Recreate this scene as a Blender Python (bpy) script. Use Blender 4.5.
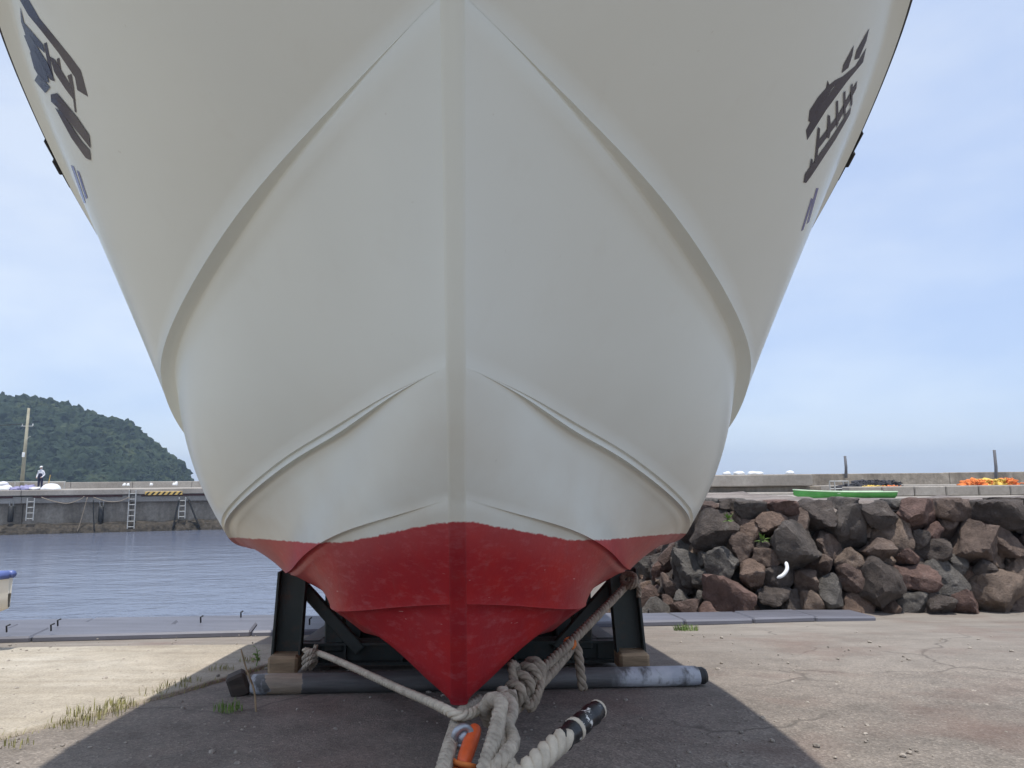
import bpy, math, random
import numpy as np
from mathutils import Vector, Matrix, noise
from mathutils.bvhtree import BVHTree
from mathutils.geometry import tessellate_polygon

random.seed(7); rng = np.random.default_rng(11)
SC = bpy.context.scene
for o in list(bpy.data.objects): bpy.data.objects.remove(o)
C = SC.collection

# ------------------------------------------------------------------ camera, sky, sun, exposure
F_PX, U0, V0 = 683.0, 456.0, 384.0
CAM_H, PITCH, ROLL = 0.75, math.radians(8.0), 0.0095
cd = bpy.data.cameras.new('camera'); cam = bpy.data.objects.new('camera', cd); C.objects.link(cam)
cd.sensor_width = 36.0; cd.lens = 36.0*F_PX/1024.0
cd.shift_x = (512.0-U0)/1024.0
cd.clip_start = 0.05; cd.clip_end = 20000
cam.matrix_world = (Matrix.Translation((0, 0, CAM_H)) @ Matrix.Rotation(math.pi/2+PITCH, 4, 'X')
                    @ Matrix.Rotation(-ROLL, 4, 'Z'))
SC.camera = cam

SUN_EL, SUN_AZ = math.radians(76), math.radians(168)      # azimuth clockwise from +Y
sd = Vector((math.sin(SUN_AZ)*math.cos(SUN_EL), math.cos(SUN_AZ)*math.cos(SUN_EL), math.sin(SUN_EL)))
sl = bpy.data.lights.new('sun', 'SUN'); sun = bpy.data.objects.new('sun', sl); C.objects.link(sun)
sl.energy = 2.8; sl.angle = math.radians(0.8); sl.color = (1.0, 0.955, 0.89)
sun.rotation_euler = sd.to_track_quat('Z', 'Y').to_euler()
sun.location = (0, 0, 30)

W = bpy.data.worlds.new('World'); SC.world = W; W.use_nodes = True
wt = W.node_tree; wt.nodes.clear()
def wn(t, **k):
    n = wt.nodes.new(t)
    for a, b in k.items(): setattr(n, a, b)
    return n
sky = wn('ShaderNodeTexSky', sky_type='NISHITA', sun_disc=False)
sky.sun_elevation = SUN_EL; sky.sun_rotation = SUN_AZ
sky.air_density = 1.0; sky.dust_density = 0.4; sky.ozone_density = 1.2
bg = wn('ShaderNodeBackground'); bg.inputs['Strength'].default_value = 0.14
wout = wn('ShaderNodeOutputWorld')
tc = wn('ShaderNodeTexCoord'); mp = wn('ShaderNodeMapping'); mp.inputs['Scale'].default_value = (1.0, 1.0, 2.6)
mp.inputs['Location'].default_value = (0.3, 3.1, 2.0)
nz = wn('ShaderNodeTexNoise'); nz.inputs['Scale'].default_value = 1.5; nz.inputs['Detail'].default_value = 6; nz.inputs['Roughness'].default_value = 0.52
cr = wn('ShaderNodeValToRGB'); cr.color_ramp.elements[0].position = 0.40; cr.color_ramp.elements[1].position = 0.62
cr.color_ramp.elements[0].color = (2.6, 3.2, 4.55, 1); cr.color_ramp.elements[1].color = (3.9, 4.3, 4.95, 1)
mx = wn('ShaderNodeMix', data_type='RGBA'); mx.inputs['Factor'].default_value = 0.78
wt.links.new(tc.outputs['Generated'], mp.inputs['Vector']); wt.links.new(mp.outputs[0], nz.inputs['Vector'])
wt.links.new(nz.outputs[0], cr.inputs[0]); wt.links.new(cr.outputs[0], mx.inputs['B'])
wt.links.new(sky.outputs[0], mx.inputs['A']); wt.links.new(mx.outputs['Result'], bg.inputs['Color'])
wt.links.new(bg.outputs[0], wout.inputs['Surface'])

SC.view_settings.view_transform = 'Standard'; SC.view_settings.look = 'None'
SC.view_settings.gamma = 1; SC.view_settings.exposure = 0.58
SC.view_settings.use_curve_mapping = False
SC.render.resolution_x = 1024; SC.render.resolution_y = 768

# ------------------------------------------------------------------ helpers
def ray(u, v):
    a, b = (u-U0)/F_PX, -(v-V0)/F_PX
    c, s = math.cos(ROLL), math.sin(ROLL)
    x, y = a*c + b*s, -a*s + b*c
    return Vector((x, math.cos(PITCH)-y*math.sin(PITCH), math.sin(PITCH)+y*math.cos(PITCH)))
def at(u, v, d):                                  # the point seen at (u, v) that stands d metres down the slip
    r = ray(u, v); return Vector((0, 0, CAM_H)) + r*(d/r.y)
def half(h, v, d):                                # same, for a symmetric curve given by its half width
    a, b = h/F_PX, -(v-V0)/F_PX
    r = Vector((a, math.cos(PITCH)-b*math.sin(PITCH), math.sin(PITCH)+b*math.cos(PITCH)))
    return Vector((0, 0, CAM_H)) + r*(d/r.y)
def gz(x, y):                                     # height of the slip
    if y < 5.0: z = -0.08*y
    elif y < 6.4: z = -0.40-0.09*(y-5.0)
    else: z = -0.526-0.27*(y-6.4)
    if x > 1.6 and y > 6.4:
        k = min(1, (x-1.6)/0.9); z = z*(1-k) + k*(-0.526-0.05*(y-6.4))
    return z
def onground(u, v):
    r = ray(u, v); t = CAM_H/-(r.z+0.08*r.y); return Vector((r.x*t, r.y*t, CAM_H+r.z*t))

def obj(name, me, m=None, parent=None, loc=None):
    o = bpy.data.objects.new(name, me); C.objects.link(o)
    if m is not None and not me.materials: me.materials.append(m)
    if parent is not None: o.parent = parent
    if loc is not None: o.location = loc
    return o
def tag(o, label, cat, group=None, kind=None):
    if label: o['label'] = label
    if cat: o['category'] = cat
    if group: o['group'] = group
    if kind: o['kind'] = kind
    return o
def thing(name, label, cat, loc=(0, 0, 0), group=None, rz=0):
    o = bpy.data.objects.new(name, None); C.objects.link(o); o.location = loc; o.rotation_euler = (0, 0, rz)
    o.empty_display_size = 0.1
    return tag(o, label, cat, group)
def copy_tree(o, parent=None):
    c = o.copy(); C.objects.link(c)
    if parent is not None: c.parent = parent
    for ch in o.children: copy_tree(ch, c)
    return c

class MB:
    def __init__(s): s.v = []; s.f = []
    def add(s, vs, fs):
        n = len(s.v); s.v += [tuple(p) for p in vs]; s.f += [tuple(i+n for i in f) for f in fs]; return s
    def box(s, c, d, R=None, bev=0.0, taper=1.0):
        c = Vector(c); hx, hy, hz = d[0]/2, d[1]/2, d[2]/2
        if bev > 0:
            b = min(bev, hx*0.9, hy*0.9, hz*0.9); vs = []
            for sx in (-1, 1):
                for sy in (-1, 1):
                    for sz in (-1, 1):
                        vs += [(sx*hx, sy*(hy-b), sz*(hz-b)), (sx*(hx-b), sy*hy, sz*(hz-b)), (sx*(hx-b), sy*(hy-b), sz*hz)]
            def I(sx, sy, sz, k): return (((sx > 0)*4 + (sy > 0)*2 + (sz > 0))*3 + k)
            fs = []
            for k in range(3):
                for q in (-1, 1):
                    a, b2 = [i for i in range(3) if i != k]
                    loop = []
                    for (p, r) in ((-1, -1), (1, -1), (1, 1), (-1, 1)):
                        sg = [0, 0, 0]; sg[k] = q; sg[a] = p; sg[b2] = r; loop.append(I(*sg, k))
                    fs.append(loop)
            for k in range(3):                   # edges along axis k
                a, b2 = [i for i in range(3) if i != k]
                for p in (-1, 1):
                    for r in (-1, 1):
                        s0 = [0]*3; s1 = [0]*3; s0[k] = -1; s1[k] = 1; s0[a] = s1[a] = p; s0[b2] = s1[b2] = r
                        fs.append([I(*s0, a), I(*s1, a), I(*s1, b2), I(*s0, b2)])
            for sx in (-1, 1):
                for sy in (-1, 1):
                    for sz in (-1, 1): fs.append([I(sx, sy, sz, k) for k in range(3)])
        else:
            vs = [(x*hx, y*hy, z*hz) for x in (-1, 1) for y in (-1, 1) for z in (-1, 1)]
            fs = [(0, 1, 3, 2), (4, 6, 7, 5), (0, 4, 5, 1), (2, 3, 7, 6), (0, 2, 6, 4), (1, 5, 7, 3)]
        if taper != 1: vs = [(x*(taper if z > 0 else 1), y*(taper if z > 0 else 1), z) for x, y, z in vs]
        vs = [(R @ Vector(p) if R is not None else Vector(p)) + c for p in vs]
        return s.add(vs, fs)
    def tube(s, pts, r, n=8, cap=True, squash=None):
        pts = [Vector(p) for p in pts]; rs = r if isinstance(r, (list, tuple)) else [r]*len(pts)
        vs = []; up = None
        for i, p in enumerate(pts):
            t = (pts[min(i+1, len(pts)-1)] - pts[max(i-1, 0)]).normalized()
            if up is None:
                up = Vector((0, 0, 1)) if abs(t.z) < 0.9 else Vector((0, 1, 0))
            a = t.cross(up).normalized(); up = a.cross(t).normalized()
            for k in range(n):
                w = 2*math.pi*k/n; vs.append(p + (a*math.cos(w) + up*math.sin(w))*rs[i])
        fs = [(i*n+k, i*n+(k+1) % n, (i+1)*n+(k+1) % n, (i+1)*n+k) for i in range(len(pts)-1) for k in range(n)]
        if cap: fs += [tuple(range(n-1, -1, -1)), tuple((len(pts)-1)*n+k for k in range(n))]
        return s.add(vs, fs)
    def bar(s, a, b, w, h, up=(0, 0, 1), bev=0.0):
        a, b = Vector(a), Vector(b); t = (b-a); L = t.length; t.normalize()
        x = t.cross(Vector(up)).normalized(); u = x.cross(t)
        R = Matrix((x, t, u)).transposed()
        return s.box((a+b)/2, (w, L, h), R, bev)
    def blob(s, c, r, sub=2, amp=0.15, freq=2.0, seed=0, flat=None):
        V, T = ICO[sub]; c = Vector(c); r = Vector(r) if hasattr(r, '__len__') else Vector((r, r, r)); out = []
        for p in V:
            k = 1 + amp*noise.noise(Vector(p)*freq + Vector((seed*3.1, seed*1.7, seed*0.3)))*1.6
            q = Vector((p[0]*r.x*k, p[1]*r.y*k, p[2]*r.z*k))
            if flat is not None: q.z = max(q.z, flat*r.z)
            out.append(c+q)
        return s.add(out, T)
    def mesh(s, name, smooth=False):
        me = bpy.data.meshes.new(name); me.from_pydata(s.v, [], s.f); me.update()
        if smooth: me.polygons.foreach_set('use_smooth', [True]*len(me.polygons))
        return me
    def build(s, name, m, parent=None, smooth=False, loc=None): return obj(name, s.mesh(name, smooth), m, parent, loc)

def ico(sub):
    t = (1+5**.5)/2
    V = [(-1, t, 0), (1, t, 0), (-1, -t, 0), (1, -t, 0), (0, -1, t), (0, 1, t), (0, -1, -t), (0, 1, -t), (t, 0, -1), (t, 0, 1), (-t, 0, -1), (-t, 0, 1)]
    V = [tuple(Vector(p).normalized()) for p in V]
    T = [(0, 11, 5), (0, 5, 1), (0, 1, 7), (0, 7, 10), (0, 10, 11), (1, 5, 9), (5, 11, 4), (11, 10, 2), (10, 7, 6), (7, 1, 8),
         (3, 9, 4), (3, 4, 2), (3, 2, 6), (3, 6, 8), (3, 8, 9), (4, 9, 5), (2, 4, 11), (6, 2, 10), (8, 6, 7), (9, 8, 1)]
    for _ in range(sub):
        cache = {}; N = []
        def mid(a, b):
            k = (min(a, b), max(a, b))
            if k not in cache:
                V.append(tuple(((Vector(V[a])+Vector(V[b]))/2).normalized())); cache[k] = len(V)-1
            return cache[k]
        for a, b, c in T:
            ab, bc, ca = mid(a, b), mid(b, c), mid(c, a); N += [(a, ab, ca), (b, bc, ab), (c, ca, bc), (ab, bc, ca)]
        T = N
    return V, T
ICO = {i: ico(i) for i in range(4)}

def catmull(pts, n=12):
    P = [Vector(p) for p in pts]; P = [2*P[0]-P[1]] + P + [2*P[-1]-P[-2]]; out = []
    for i in range(1, len(P)-2):
        a, b, c, d = P[i-1:i+3]
        for k in range(n):
            t = k/n; out.append(0.5*((2*b)+(c-a)*t+(2*a-5*b+4*c-d)*t*t+(3*b-a-3*c+d)*t**3))
    out.append(P[-2]); return out
def resample(pts, step):
    d = [0]
    for a, b in zip(pts, pts[1:]): d.append(d[-1]+(b-a).length)
    n = max(2, int(d[-1]/step)); xs = np.linspace(0, d[-1], n+1); A = np.array([tuple(p) for p in pts])
    return [Vector(p) for p in np.stack([np.interp(xs, d, A[:, k]) for k in range(3)], 1)]

# ------------------------------------------------------------------ materials
class NT:
    def __init__(s, name):
        s.m = bpy.data.materials.new(name); s.m.use_nodes = True; s.t = s.m.node_tree
        s.b = s.t.nodes['Principled BSDF']; s.tc = s.n('ShaderNodeTexCoord')
    def n(s, t, **k):
        nd = s.t.nodes.new(t)
        for a, b in k.items(): setattr(nd, a, b)
        return nd
    def l(s, a, b): s.t.links.new(a, b)
    def noise(s, scale, detail=4, rough=0.55, stretch=None, dist=0, co='Object'):
        nd = s.n('ShaderNodeTexNoise'); nd.inputs['Scale'].default_value = scale; nd.inputs['Detail'].default_value = detail
        nd.inputs['Roughness'].default_value = rough; nd.inputs['Distortion'].default_value = dist
        src = s.tc.outputs[co]
        if stretch:
            mp = s.n('ShaderNodeMapping'); mp.inputs['Scale'].default_value = stretch; s.l(src, mp.inputs[0]); src = mp.outputs[0]
        s.l(src, nd.inputs['Vector']); return nd.outputs[0]
    def ramp(s, fac, stops, interp='LINEAR'):
        r = s.n('ShaderNodeValToRGB'); e = r.color_ramp.elements; r.color_ramp.interpolation = interp
        while len(e) < len(stops): e.new(0.5)
        for k, (p, c) in enumerate(stops):
            e[k].position = p; e[k].color = (c if hasattr(c, '__len__') else (c, c, c)) + ((1,) if not hasattr(c, '__len__') or len(c) == 3 else ())
        s.l(fac, r.inputs[0]); return r.outputs[0]
    def mix(s, fac, a, b, blend='MIX'):
        m = s.n('ShaderNodeMix', data_type='RGBA', blend_type=blend)
        for v, i in ((fac, 'Factor'), (a, 'A'), (b, 'B')):
            if hasattr(v, 'is_output') or isinstance(v, bpy.types.NodeSocket): s.l(v, m.inputs[i])
            else: m.inputs[i].default_value = v if not hasattr(v, '__len__') else tuple(v)+((1,) if len(v) == 3 else ())
        return m.outputs['Result']
    def math(s, op, a, b=0.0):
        m = s.n('ShaderNodeMath', operation=op)
        for k, v in enumerate((a, b)):
            if isinstance(v, bpy.types.NodeSocket): s.l(v, m.inputs[k])
            else: m.inputs[k].default_value = v
        return m.outputs[0]
    def bump(s, h, strength=0.3, dist=0.01):
        b = s.n('ShaderNodeBump'); b.inputs['Strength'].default_value = strength; b.inputs['Distance'].default_value = dist
        s.l(h, b.inputs['Height'])
        prev = s.b.inputs['Normal'].links
        if prev: s.l(prev[0].from_socket, b.inputs['Normal'])
        s.l(b.outputs[0], s.b.inputs['Normal']); return s
    def set(s, col=None, rough=None, metal=None, spec=None):
        for v, i in ((col, 'Base Color'), (rough, 'Roughness'), (metal, 'Metallic'), (spec, 'Specular IOR Level')):
            if v is None: continue
            if isinstance(v, bpy.types.NodeSocket): s.l(v, s.b.inputs[i])
            else: s.b.inputs[i].default_value = v if not hasattr(v, '__len__') else tuple(v)+((1,) if len(v) == 3 else ())
        return s
    def rand(s): return s.n('ShaderNodeObjectInfo').outputs['Random']

def simple(name, c, rough=0.6, var=0.25, scale=8, metal=0, bump=0.15, bscale=60, bd=0.004, stretch=None):
    t = NT(name); n = t.noise(scale, 5, 0.6, stretch)
    lo = tuple(x*(1-var) for x in c); hi = tuple(min(1, x*(1+var)) for x in c)
    t.set(t.ramp(n, [(0.3, lo), (0.7, hi)]), rough, metal)
    if bump: t.bump(t.noise(bscale, 4, 0.6, stretch), bump, bd)
    return t.m

M = {}
def mk_concrete(name, c, dark, light, scale=0.6, bump=0.35, streak=False):
    t = NT(name)
    big = t.noise(scale, 6, 0.62); mid = t.noise(7, 6, 0.7); fine = t.noise(95, 3, 0.7)
    col = t.ramp(big, [(0.3, dark), (0.5, c), (0.72, light)])
    col = t.mix(0.5, col, t.ramp(mid, [(0.28, (0.55, 0.55, 0.55)), (0.6, (1, 1, 1)), (0.8, (1.25, 1.22, 1.18))]), 'MULTIPLY')
    col = t.mix(0.8, col, t.ramp(fine, [(0.3, (0.62, 0.61, 0.6)), (0.5, (1, 1, 1)), (0.7, (1.25, 1.25, 1.22))]), 'MULTIPLY')
    if streak:
        st = t.noise(2.2, 5, 0.62, stretch=(0.35, 2.6, 1)); col = t.mix(0.55, col, t.ramp(st, [(0.3, (0.70, 0.67, 0.62)), (0.5, (1, 1, 1)), (0.72, (1.12, 1.12, 1.12))]), 'MULTIPLY')
        spots = t.ramp(t.noise(13, 4, 0.65), [(0.66, 0.0), (0.74, 0.4)]); col = t.mix(spots, col, (0.17, 0.14, 0.11))
    t.set(col, 0.9, spec=0.25); t.bump(mid, 0.25, 0.02); t.bump(fine, bump, 0.008)
    return t
M['apron'] = mk_concrete('apron_concrete', (0.42, 0.37, 0.295), (0.32, 0.275, 0.215), (0.52, 0.475, 0.40), streak=True).m
def mk_asphalt():
    t = NT('worn_asphalt')
    big = t.noise(0.55, 6, 0.65); mid = t.noise(5, 7, 0.72); fine = t.noise(120, 2, 0.7)
    vor = t.n('ShaderNodeTexVoronoi'); vor.inputs['Scale'].default_value = 120; t.l(t.tc.outputs['Object'], vor.inputs['Vector'])
    st = t.n('ShaderNodeSeparateColor'); t.l(vor.outputs['Color'], st.inputs[0])
    col = t.ramp(big, [(0.3, (0.185, 0.162, 0.140)), (0.52, (0.243, 0.212, 0.182)), (0.75, (0.31, 0.272, 0.232))])
    col = t.mix(0.75, col, t.ramp(mid, [(0.25, (0.5, 0.5, 0.5)), (0.55, (1, 1, 1)), (0.8, (1.2, 1.18, 1.12))]), 'MULTIPLY')
    col = t.mix(0.75, col, t.ramp(st.outputs[0], [(0.0, (0.68, 0.67, 0.66)), (0.5, (0.97, 0.97, 0.97)), (0.9, (1.18, 1.17, 1.15)), (1.0, (1.6, 1.6, 1.6))]), 'MULTIPLY')
    # sandy film towards the edge of the hard standing
    sep = t.n('ShaderNodeSeparateXYZ'); t.l(t.tc.outputs['Object'], sep.inputs[0])
    yy = t.math('ADD', sep.outputs[1], t.math('MULTIPLY', t.math('SUBTRACT', t.noise(1.2, 4, stretch=(0.6, 2, 1)), 0.5), 3.0))
    sand = t.n('ShaderNodeMapRange'); sand.inputs[1].default_value = 3.6; sand.inputs[2].default_value = 5.6; t.l(yy, sand.inputs[0])
    col = t.mix(t.math('MULTIPLY', sand.outputs[0], 0.75), col, t.ramp(t.noise(3, 5, stretch=(0.5, 2, 1)), [(0.3, (0.20, 0.178, 0.155)), (0.7, (0.31, 0.28, 0.245))]))
    vc = t.n('ShaderNodeTexVoronoi', feature='DISTANCE_TO_EDGE'); vc.inputs['Scale'].default_value = 0.75
    wv = t.n('ShaderNodeVectorMath', operation='MULTIPLY_ADD'); wn_ = t.n('ShaderNodeTexNoise'); wn_.inputs['Scale'].default_value = 3.0; t.l(t.tc.outputs['Object'], wn_.inputs['Vector'])
    t.l(wn_.outputs['Color'], wv.inputs[0]); wv.inputs[1].default_value = (0.35, 0.35, 0.35); t.l(t.tc.outputs['Object'], wv.inputs[2]); t.l(wv.outputs[0], vc.inputs['Vector'])
    ck = t.math('MULTIPLY', t.ramp(vc.outputs['Distance'], [(0.002, 1.0), (0.010, 0.0)]), t.ramp(t.noise(1.1, 3), [(0.5, 0.0), (0.58, 0.6)]))
    col = t.mix(ck, col, (0.075, 0.066, 0.058))
    oil = t.ramp(t.noise(2.4, 5, 0.6), [(0.62, 0.0), (0.74, 0.4)]); col = t.mix(oil, col, (0.12, 0.105, 0.09))
    # reddish iron stain below the keel
    rs = t.ramp(t.noise(1.6, 5), [(0.52, 0.0), (0.72, 0.45)])
    col = t.mix(rs, col, (0.17, 0.105, 0.085))
    t.set(col, 0.92, spec=0.2)
    t.bump(mid, 0.3, 0.02); t.bump(vor.outputs['Distance'], 0.35, 0.006); t.bump(fine, 0.3, 0.004)
    return t.m
M['asphalt'] = mk_asphalt()

def mk_hull(name, stem=False):
    t = NT(name)
    at_ = t.n('ShaderNodeAttribute', attribute_name='paint')
    edge = t.math('MULTIPLY', t.math('SUBTRACT', t.noise(34, 6, 0.7), 0.5), 0.024)
    d = t.math('ADD', at_.outputs['Fac'], edge)
    mask = t.ramp(t.math('ADD', t.math('MULTIPLY', d, 220.0), 0.5), [(0.0, 1.0), (1.0, 0.0)])
    soft = t.noise(1.3, 5, 0.6)
    w = t.ramp(soft, [(0.3, (0.735, 0.785, 0.745)), (0.7, (0.765, 0.815, 0.775))])
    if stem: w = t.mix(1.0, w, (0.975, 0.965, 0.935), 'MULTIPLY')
    streak = t.ramp(t.noise(9, 5, 0.65, stretch=(1, 1, 0.12)), [(0.58, 0.0), (0.80, 0.10)])
    w = t.mix(streak, w, (0.56, 0.54, 0.46))
    # yellow-brown grime band that sits just over the antifouling
    g = t.n('ShaderNodeMapRange'); g.inputs[1].default_value = 0.55; g.inputs[2].default_value = 0.0; t.l(at_.outputs['Fac'], g.inputs[0])
    gm = t.math('MULTIPLY', g.outputs[0], t.ramp(t.noise(3.2, 5, 0.6), [(0.3, 0.25), (0.7, 0.60)]))
    w = t.mix(gm, w, (0.52, 0.45, 0.34))
    spk = t.ramp(t.noise(55, 2, 0.5), [(0.76, 0.0), (0.80, 0.3)])
    w = t.mix(spk, w, (0.42, 0.40, 0.35))
    r = t.ramp(t.noise(2.2, 6, 0.62), [(0.28, (0.27, 0.016, 0.026)), (0.5, (0.36, 0.016, 0.021)), (0.72, (0.50, 0.020, 0.013))])
    r = t.mix(t.ramp(t.noise(16, 6, 0.7, stretch=(1, 1, 2.5)), [(0.52, 0.0), (0.72, 0.45)]), r, (0.44, 0.12, 0.125))
    scr = t.ramp(t.noise(30, 3, 0.5, stretch=(0.25, 1, 2.2)), [(0.735, 0.0), (0.76, 0.65)])
    r = t.mix(scr, r, (0.60, 0.36, 0.34))
    fl_ = t.ramp(t.noise(11, 7, 0.75), [(0.66, 0.0), (0.70, 0.55)]); r = t.mix(fl_, r, (0.20, 0.016, 0.022))
    drip = t.ramp(t.noise(14, 4, 0.6, stretch=(1, 1, 0.10)), [(0.58, 0.0), (0.74, 0.35)]); r = t.mix(drip, r, (0.26, 0.05, 0.05))
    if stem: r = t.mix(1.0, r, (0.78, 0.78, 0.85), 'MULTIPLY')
    top = t.n('ShaderNodeMapRange'); top.inputs[1].default_value = -0.10; top.inputs[2].default_value = 0.0; t.l(at_.outputs['Fac'], top.inputs[0])
    r = t.mix(t.math('MULTIPLY', top.outputs[0], 0.30), r, (0.48, 0.13, 0.13))
    t.set(t.mix(mask, w, r), t.ramp(mask, [(0, 0.30), (1, 0.45)]), spec=t.ramp(mask, [(0, 0.45), (1, 0.28)]))
    t.bump(t.noise(2.4, 3, 0.5), 0.05, 0.03); t.bump(t.noise(140, 2, 0.5), 0.035, 0.002)
    bm = t.math('MULTIPLY', t.noise(45, 5, 0.65), mask); t.bump(bm, 0.22, 0.006)
    return t.m
M['hull'] = mk_hull('hull_gelcoat'); M['stem'] = mk_hull('stem_gelcoat', True)
M['letter'] = NT('black_vinyl').set((0.022, 0.023, 0.05), 0.12).m
M['letter'].node_tree.nodes['Principled BSDF'].inputs['IOR'].default_value = 1.65
M['letter_blue'] = NT('blue_vinyl').set((0.16, 0.17, 0.34), 0.2).m
M['rubber'] = simple('black_rubber', (0.022, 0.022, 0.022), 0.6, 0.4, 20)
M['deck'] = simple('deck_paint', (0.5, 0.52, 0.5), 0.6)
M['steel'] = (lambda t: (t.set(t.mix(t.ramp(t.noise(9, 6, 0.7), [(0.54, 0.0), (0.74, 0.75)]), t.ramp(t.noise(3, 4), [(0.3, (0.026, 0.034, 0.030)), (0.7, (0.055, 0.064, 0.058))]), (0.10, 0.055, 0.032)), 0.55, 0.1), t.bump(t.noise(40, 5, 0.7), 0.35, 0.006), t.m)[-1])(NT('cradle_steel'))
M['darkwood'] = simple('dark_wet_wood', (0.05, 0.038, 0.03), 0.8, 0.4, 8, bump=0.4, bscale=14, bd=0.01, stretch=(1, 1, 6))
M['block'] = simple('weathered_wood', (0.30, 0.215, 0.13), 0.8, 0.35, 6, bump=0.4, bscale=14, bd=0.01, stretch=(1, 1, 6))
def mk_log():
    t = NT('painted_timber')
    sep = t.n('ShaderNodeSeparateXYZ'); t.l(t.tc.outputs['Object'], sep.inputs[0])
    ax = t.math('ADD', sep.outputs[0], t.math('MULTIPLY', t.math('SUBTRACT', t.noise(5, 4), 0.5), 0.25))
    wood = t.ramp(t.noise(5, 6, 0.65, stretch=(0.5, 4, 4)), [(0.3, (0.055, 0.055, 0.055)), (0.7, (0.15, 0.145, 0.14))])
    ends = t.ramp(t.math('ABSOLUTE', ax), [(0.76, 0.0), (0.86, 1.0)])
    p = t.ramp(t.noise(7, 5, 0.6, stretch=(1.2, 0.6, 0.6)), [(0.40, 0.0), (0.5, 1.0)])
    paint = t.ramp(t.noise(3.6, 4), [(0.35, (0.22, 0.25, 0.31)), (0.6, (0.56, 0.57, 0.59))])
    band = t.math('MULTIPLY', t.math('GREATER_THAN', ax, -0.93), t.math('LESS_THAN', ax, -0.77))
    wood = t.mix(band, wood, t.ramp(t.noise(6, 6, 0.7, stretch=(0.5, 4, 4)), [(0.3, (0.20, 0.16, 0.12)), (0.7, (0.42, 0.34, 0.25))]))
    p = t.math('MULTIPLY', p, t.math('SUBTRACT', 1.0, band))
    t.set(t.mix(t.math('MULTIPLY', ends, p), wood, paint), 0.6); t.bump(t.noise(9, 6, 0.7, stretch=(0.4, 4, 4)), 0.5, 0.012)
    return t.m
M['log'] = mk_log()
M['tan_paint'] = simple('tan_scraped_wood', (0.42, 0.34, 0.25), 0.75, 0.3, 10, bump=0.3, stretch=(0.5, 4, 4))
M['rope'] = simple('grey_rope', (0.45, 0.39, 0.31), 0.95, 0.3, 25, bump=0.5, bscale=260, bd=0.003)
M['rope_dark'] = simple('dirty_rope', (0.30, 0.245, 0.185), 0.95, 0.35, 25, bump=0.5, bscale=260, bd=0.003)
M['rope_white'] = simple('white_hawser', (0.60, 0.525, 0.41), 0.9, 0.22, 18, bump=0.5, bscale=220, bd=0.003)
M['tape'] = (lambda t: (t.set(t.mix(t.ramp(t.noise(22, 4, 0.6), [(0.60, 0.0), (0.635, 1.0)]), (0.014, 0.014, 0.016), (0.72, 0.70, 0.65)), 0.38), t.bump(t.noise(35, 4), 0.4, 0.006), t.m)[-1])(NT('worn_black_tape'))
M['orange'] = simple('orange_plastic', (0.78, 0.13, 0.035), 0.45, 0.2, 10)
M['galv'] = simple('galvanised_steel', (0.42, 0.44, 0.47), 0.45, 0.25, 25, metal=0.7)
M['plank'] = simple('grey_slip_plank', (0.125, 0.126, 0.15), 0.5, 0.22, 2.5, bump=0.25, bscale=9, bd=0.008, stretch=(0.4, 3, 3))
def mk_rock():
    t = NT('lava_rock'); r = t.rand()
    base = t.ramp(r, [(0.0, (0.11, 0.092, 0.083)), (0.16, (0.185, 0.14, 0.118)), (0.32, (0.135, 0.118, 0.108)), (0.46, (0.215, 0.155, 0.125)), (0.58, (0.19, 0.125, 0.108)), (0.68, (0.16, 0.15, 0.14)), (0.80, (0.24, 0.185, 0.15)), (0.92, (0.155, 0.112, 0.098))], 'CONSTANT')
    n = t.noise(6, 8, 0.72); col = t.mix(0.85, base, t.ramp(n, [(0.28, (0.45, 0.45, 0.46)), (0.55, (1.05, 1.03, 1.0)), (0.75, (1.7, 1.62, 1.55))]), 'MULTIPLY')
    lich = t.ramp(t.noise(3.3, 6, 0.7), [(0.60, 0.0), (0.74, 0.55)]); col = t.mix(lich, col, (0.34, 0.32, 0.29))
    spk = t.ramp(t.noise(60, 3, 0.6), [(0.68, 0.0), (0.74, 0.35)]); col = t.mix(spk, col, (0.42, 0.39, 0.36))
    t.set(col, 0.9, spec=0.3); t.bump(n, 0.8, 0.07); t.bump(t.noise(17, 5, 0.7, dist=0.6), 0.7, 0.03); t.bump(t.noise(48, 6, 0.75), 0.6, 0.012)
    return t.m
M['rock'] = mk_rock()
M['rockcore'] = simple('dark_rubble', (0.055, 0.048, 0.043), 0.95, 0.4, 5, bump=0.6, bscale=12, bd=0.03)
M['crest'] = mk_concrete('rubble_concrete', (0.24, 0.205, 0.185), (0.16, 0.135, 0.12), (0.32, 0.29, 0.26), 1.5, 0.6).m
def mk_water():
    t = NT('harbour_water')
    t.set((0.112, 0.130, 0.182), 0.16, spec=0.5); t.b.inputs['IOR'].default_value = 1.333
    t.bump(t.noise(0.55, 3, 0.55, stretch=(0.6, 1.3, 1)), 0.24, 0.35); t.bump(t.noise(2.3, 4, 0.6, stretch=(0.6, 1.4, 1)), 0.26, 0.12)
    return t.m
M['water'] = mk_water()
M['quay'] = mk_concrete('quay_concrete', (0.34, 0.31, 0.275), (0.26, 0.235, 0.205), (0.44, 0.41, 0.37), 0.35, 0.3).m
def mk_quayface():
    t = NT('stained_quay_face')
    n = t.noise(0.8, 7, 0.68, stretch=(1, 1, 0.35)); m = t.noise(3.5, 6, 0.7)
    col = t.ramp(n, [(0.3, (0.15, 0.127, 0.102)), (0.52, (0.31, 0.27, 0.222)), (0.72, (0.45, 0.40, 0.335))])
    col = t.mix(0.7, col, t.ramp(m, [(0.3, (0.5, 0.5, 0.5)), (0.6, (1, 1, 1)), (0.8, (1.25, 1.25, 1.25))]), 'MULTIPLY')
    t.set(col, 0.9, spec=0.2); t.bump(m, 0.5, 0.08); return t.m
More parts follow.
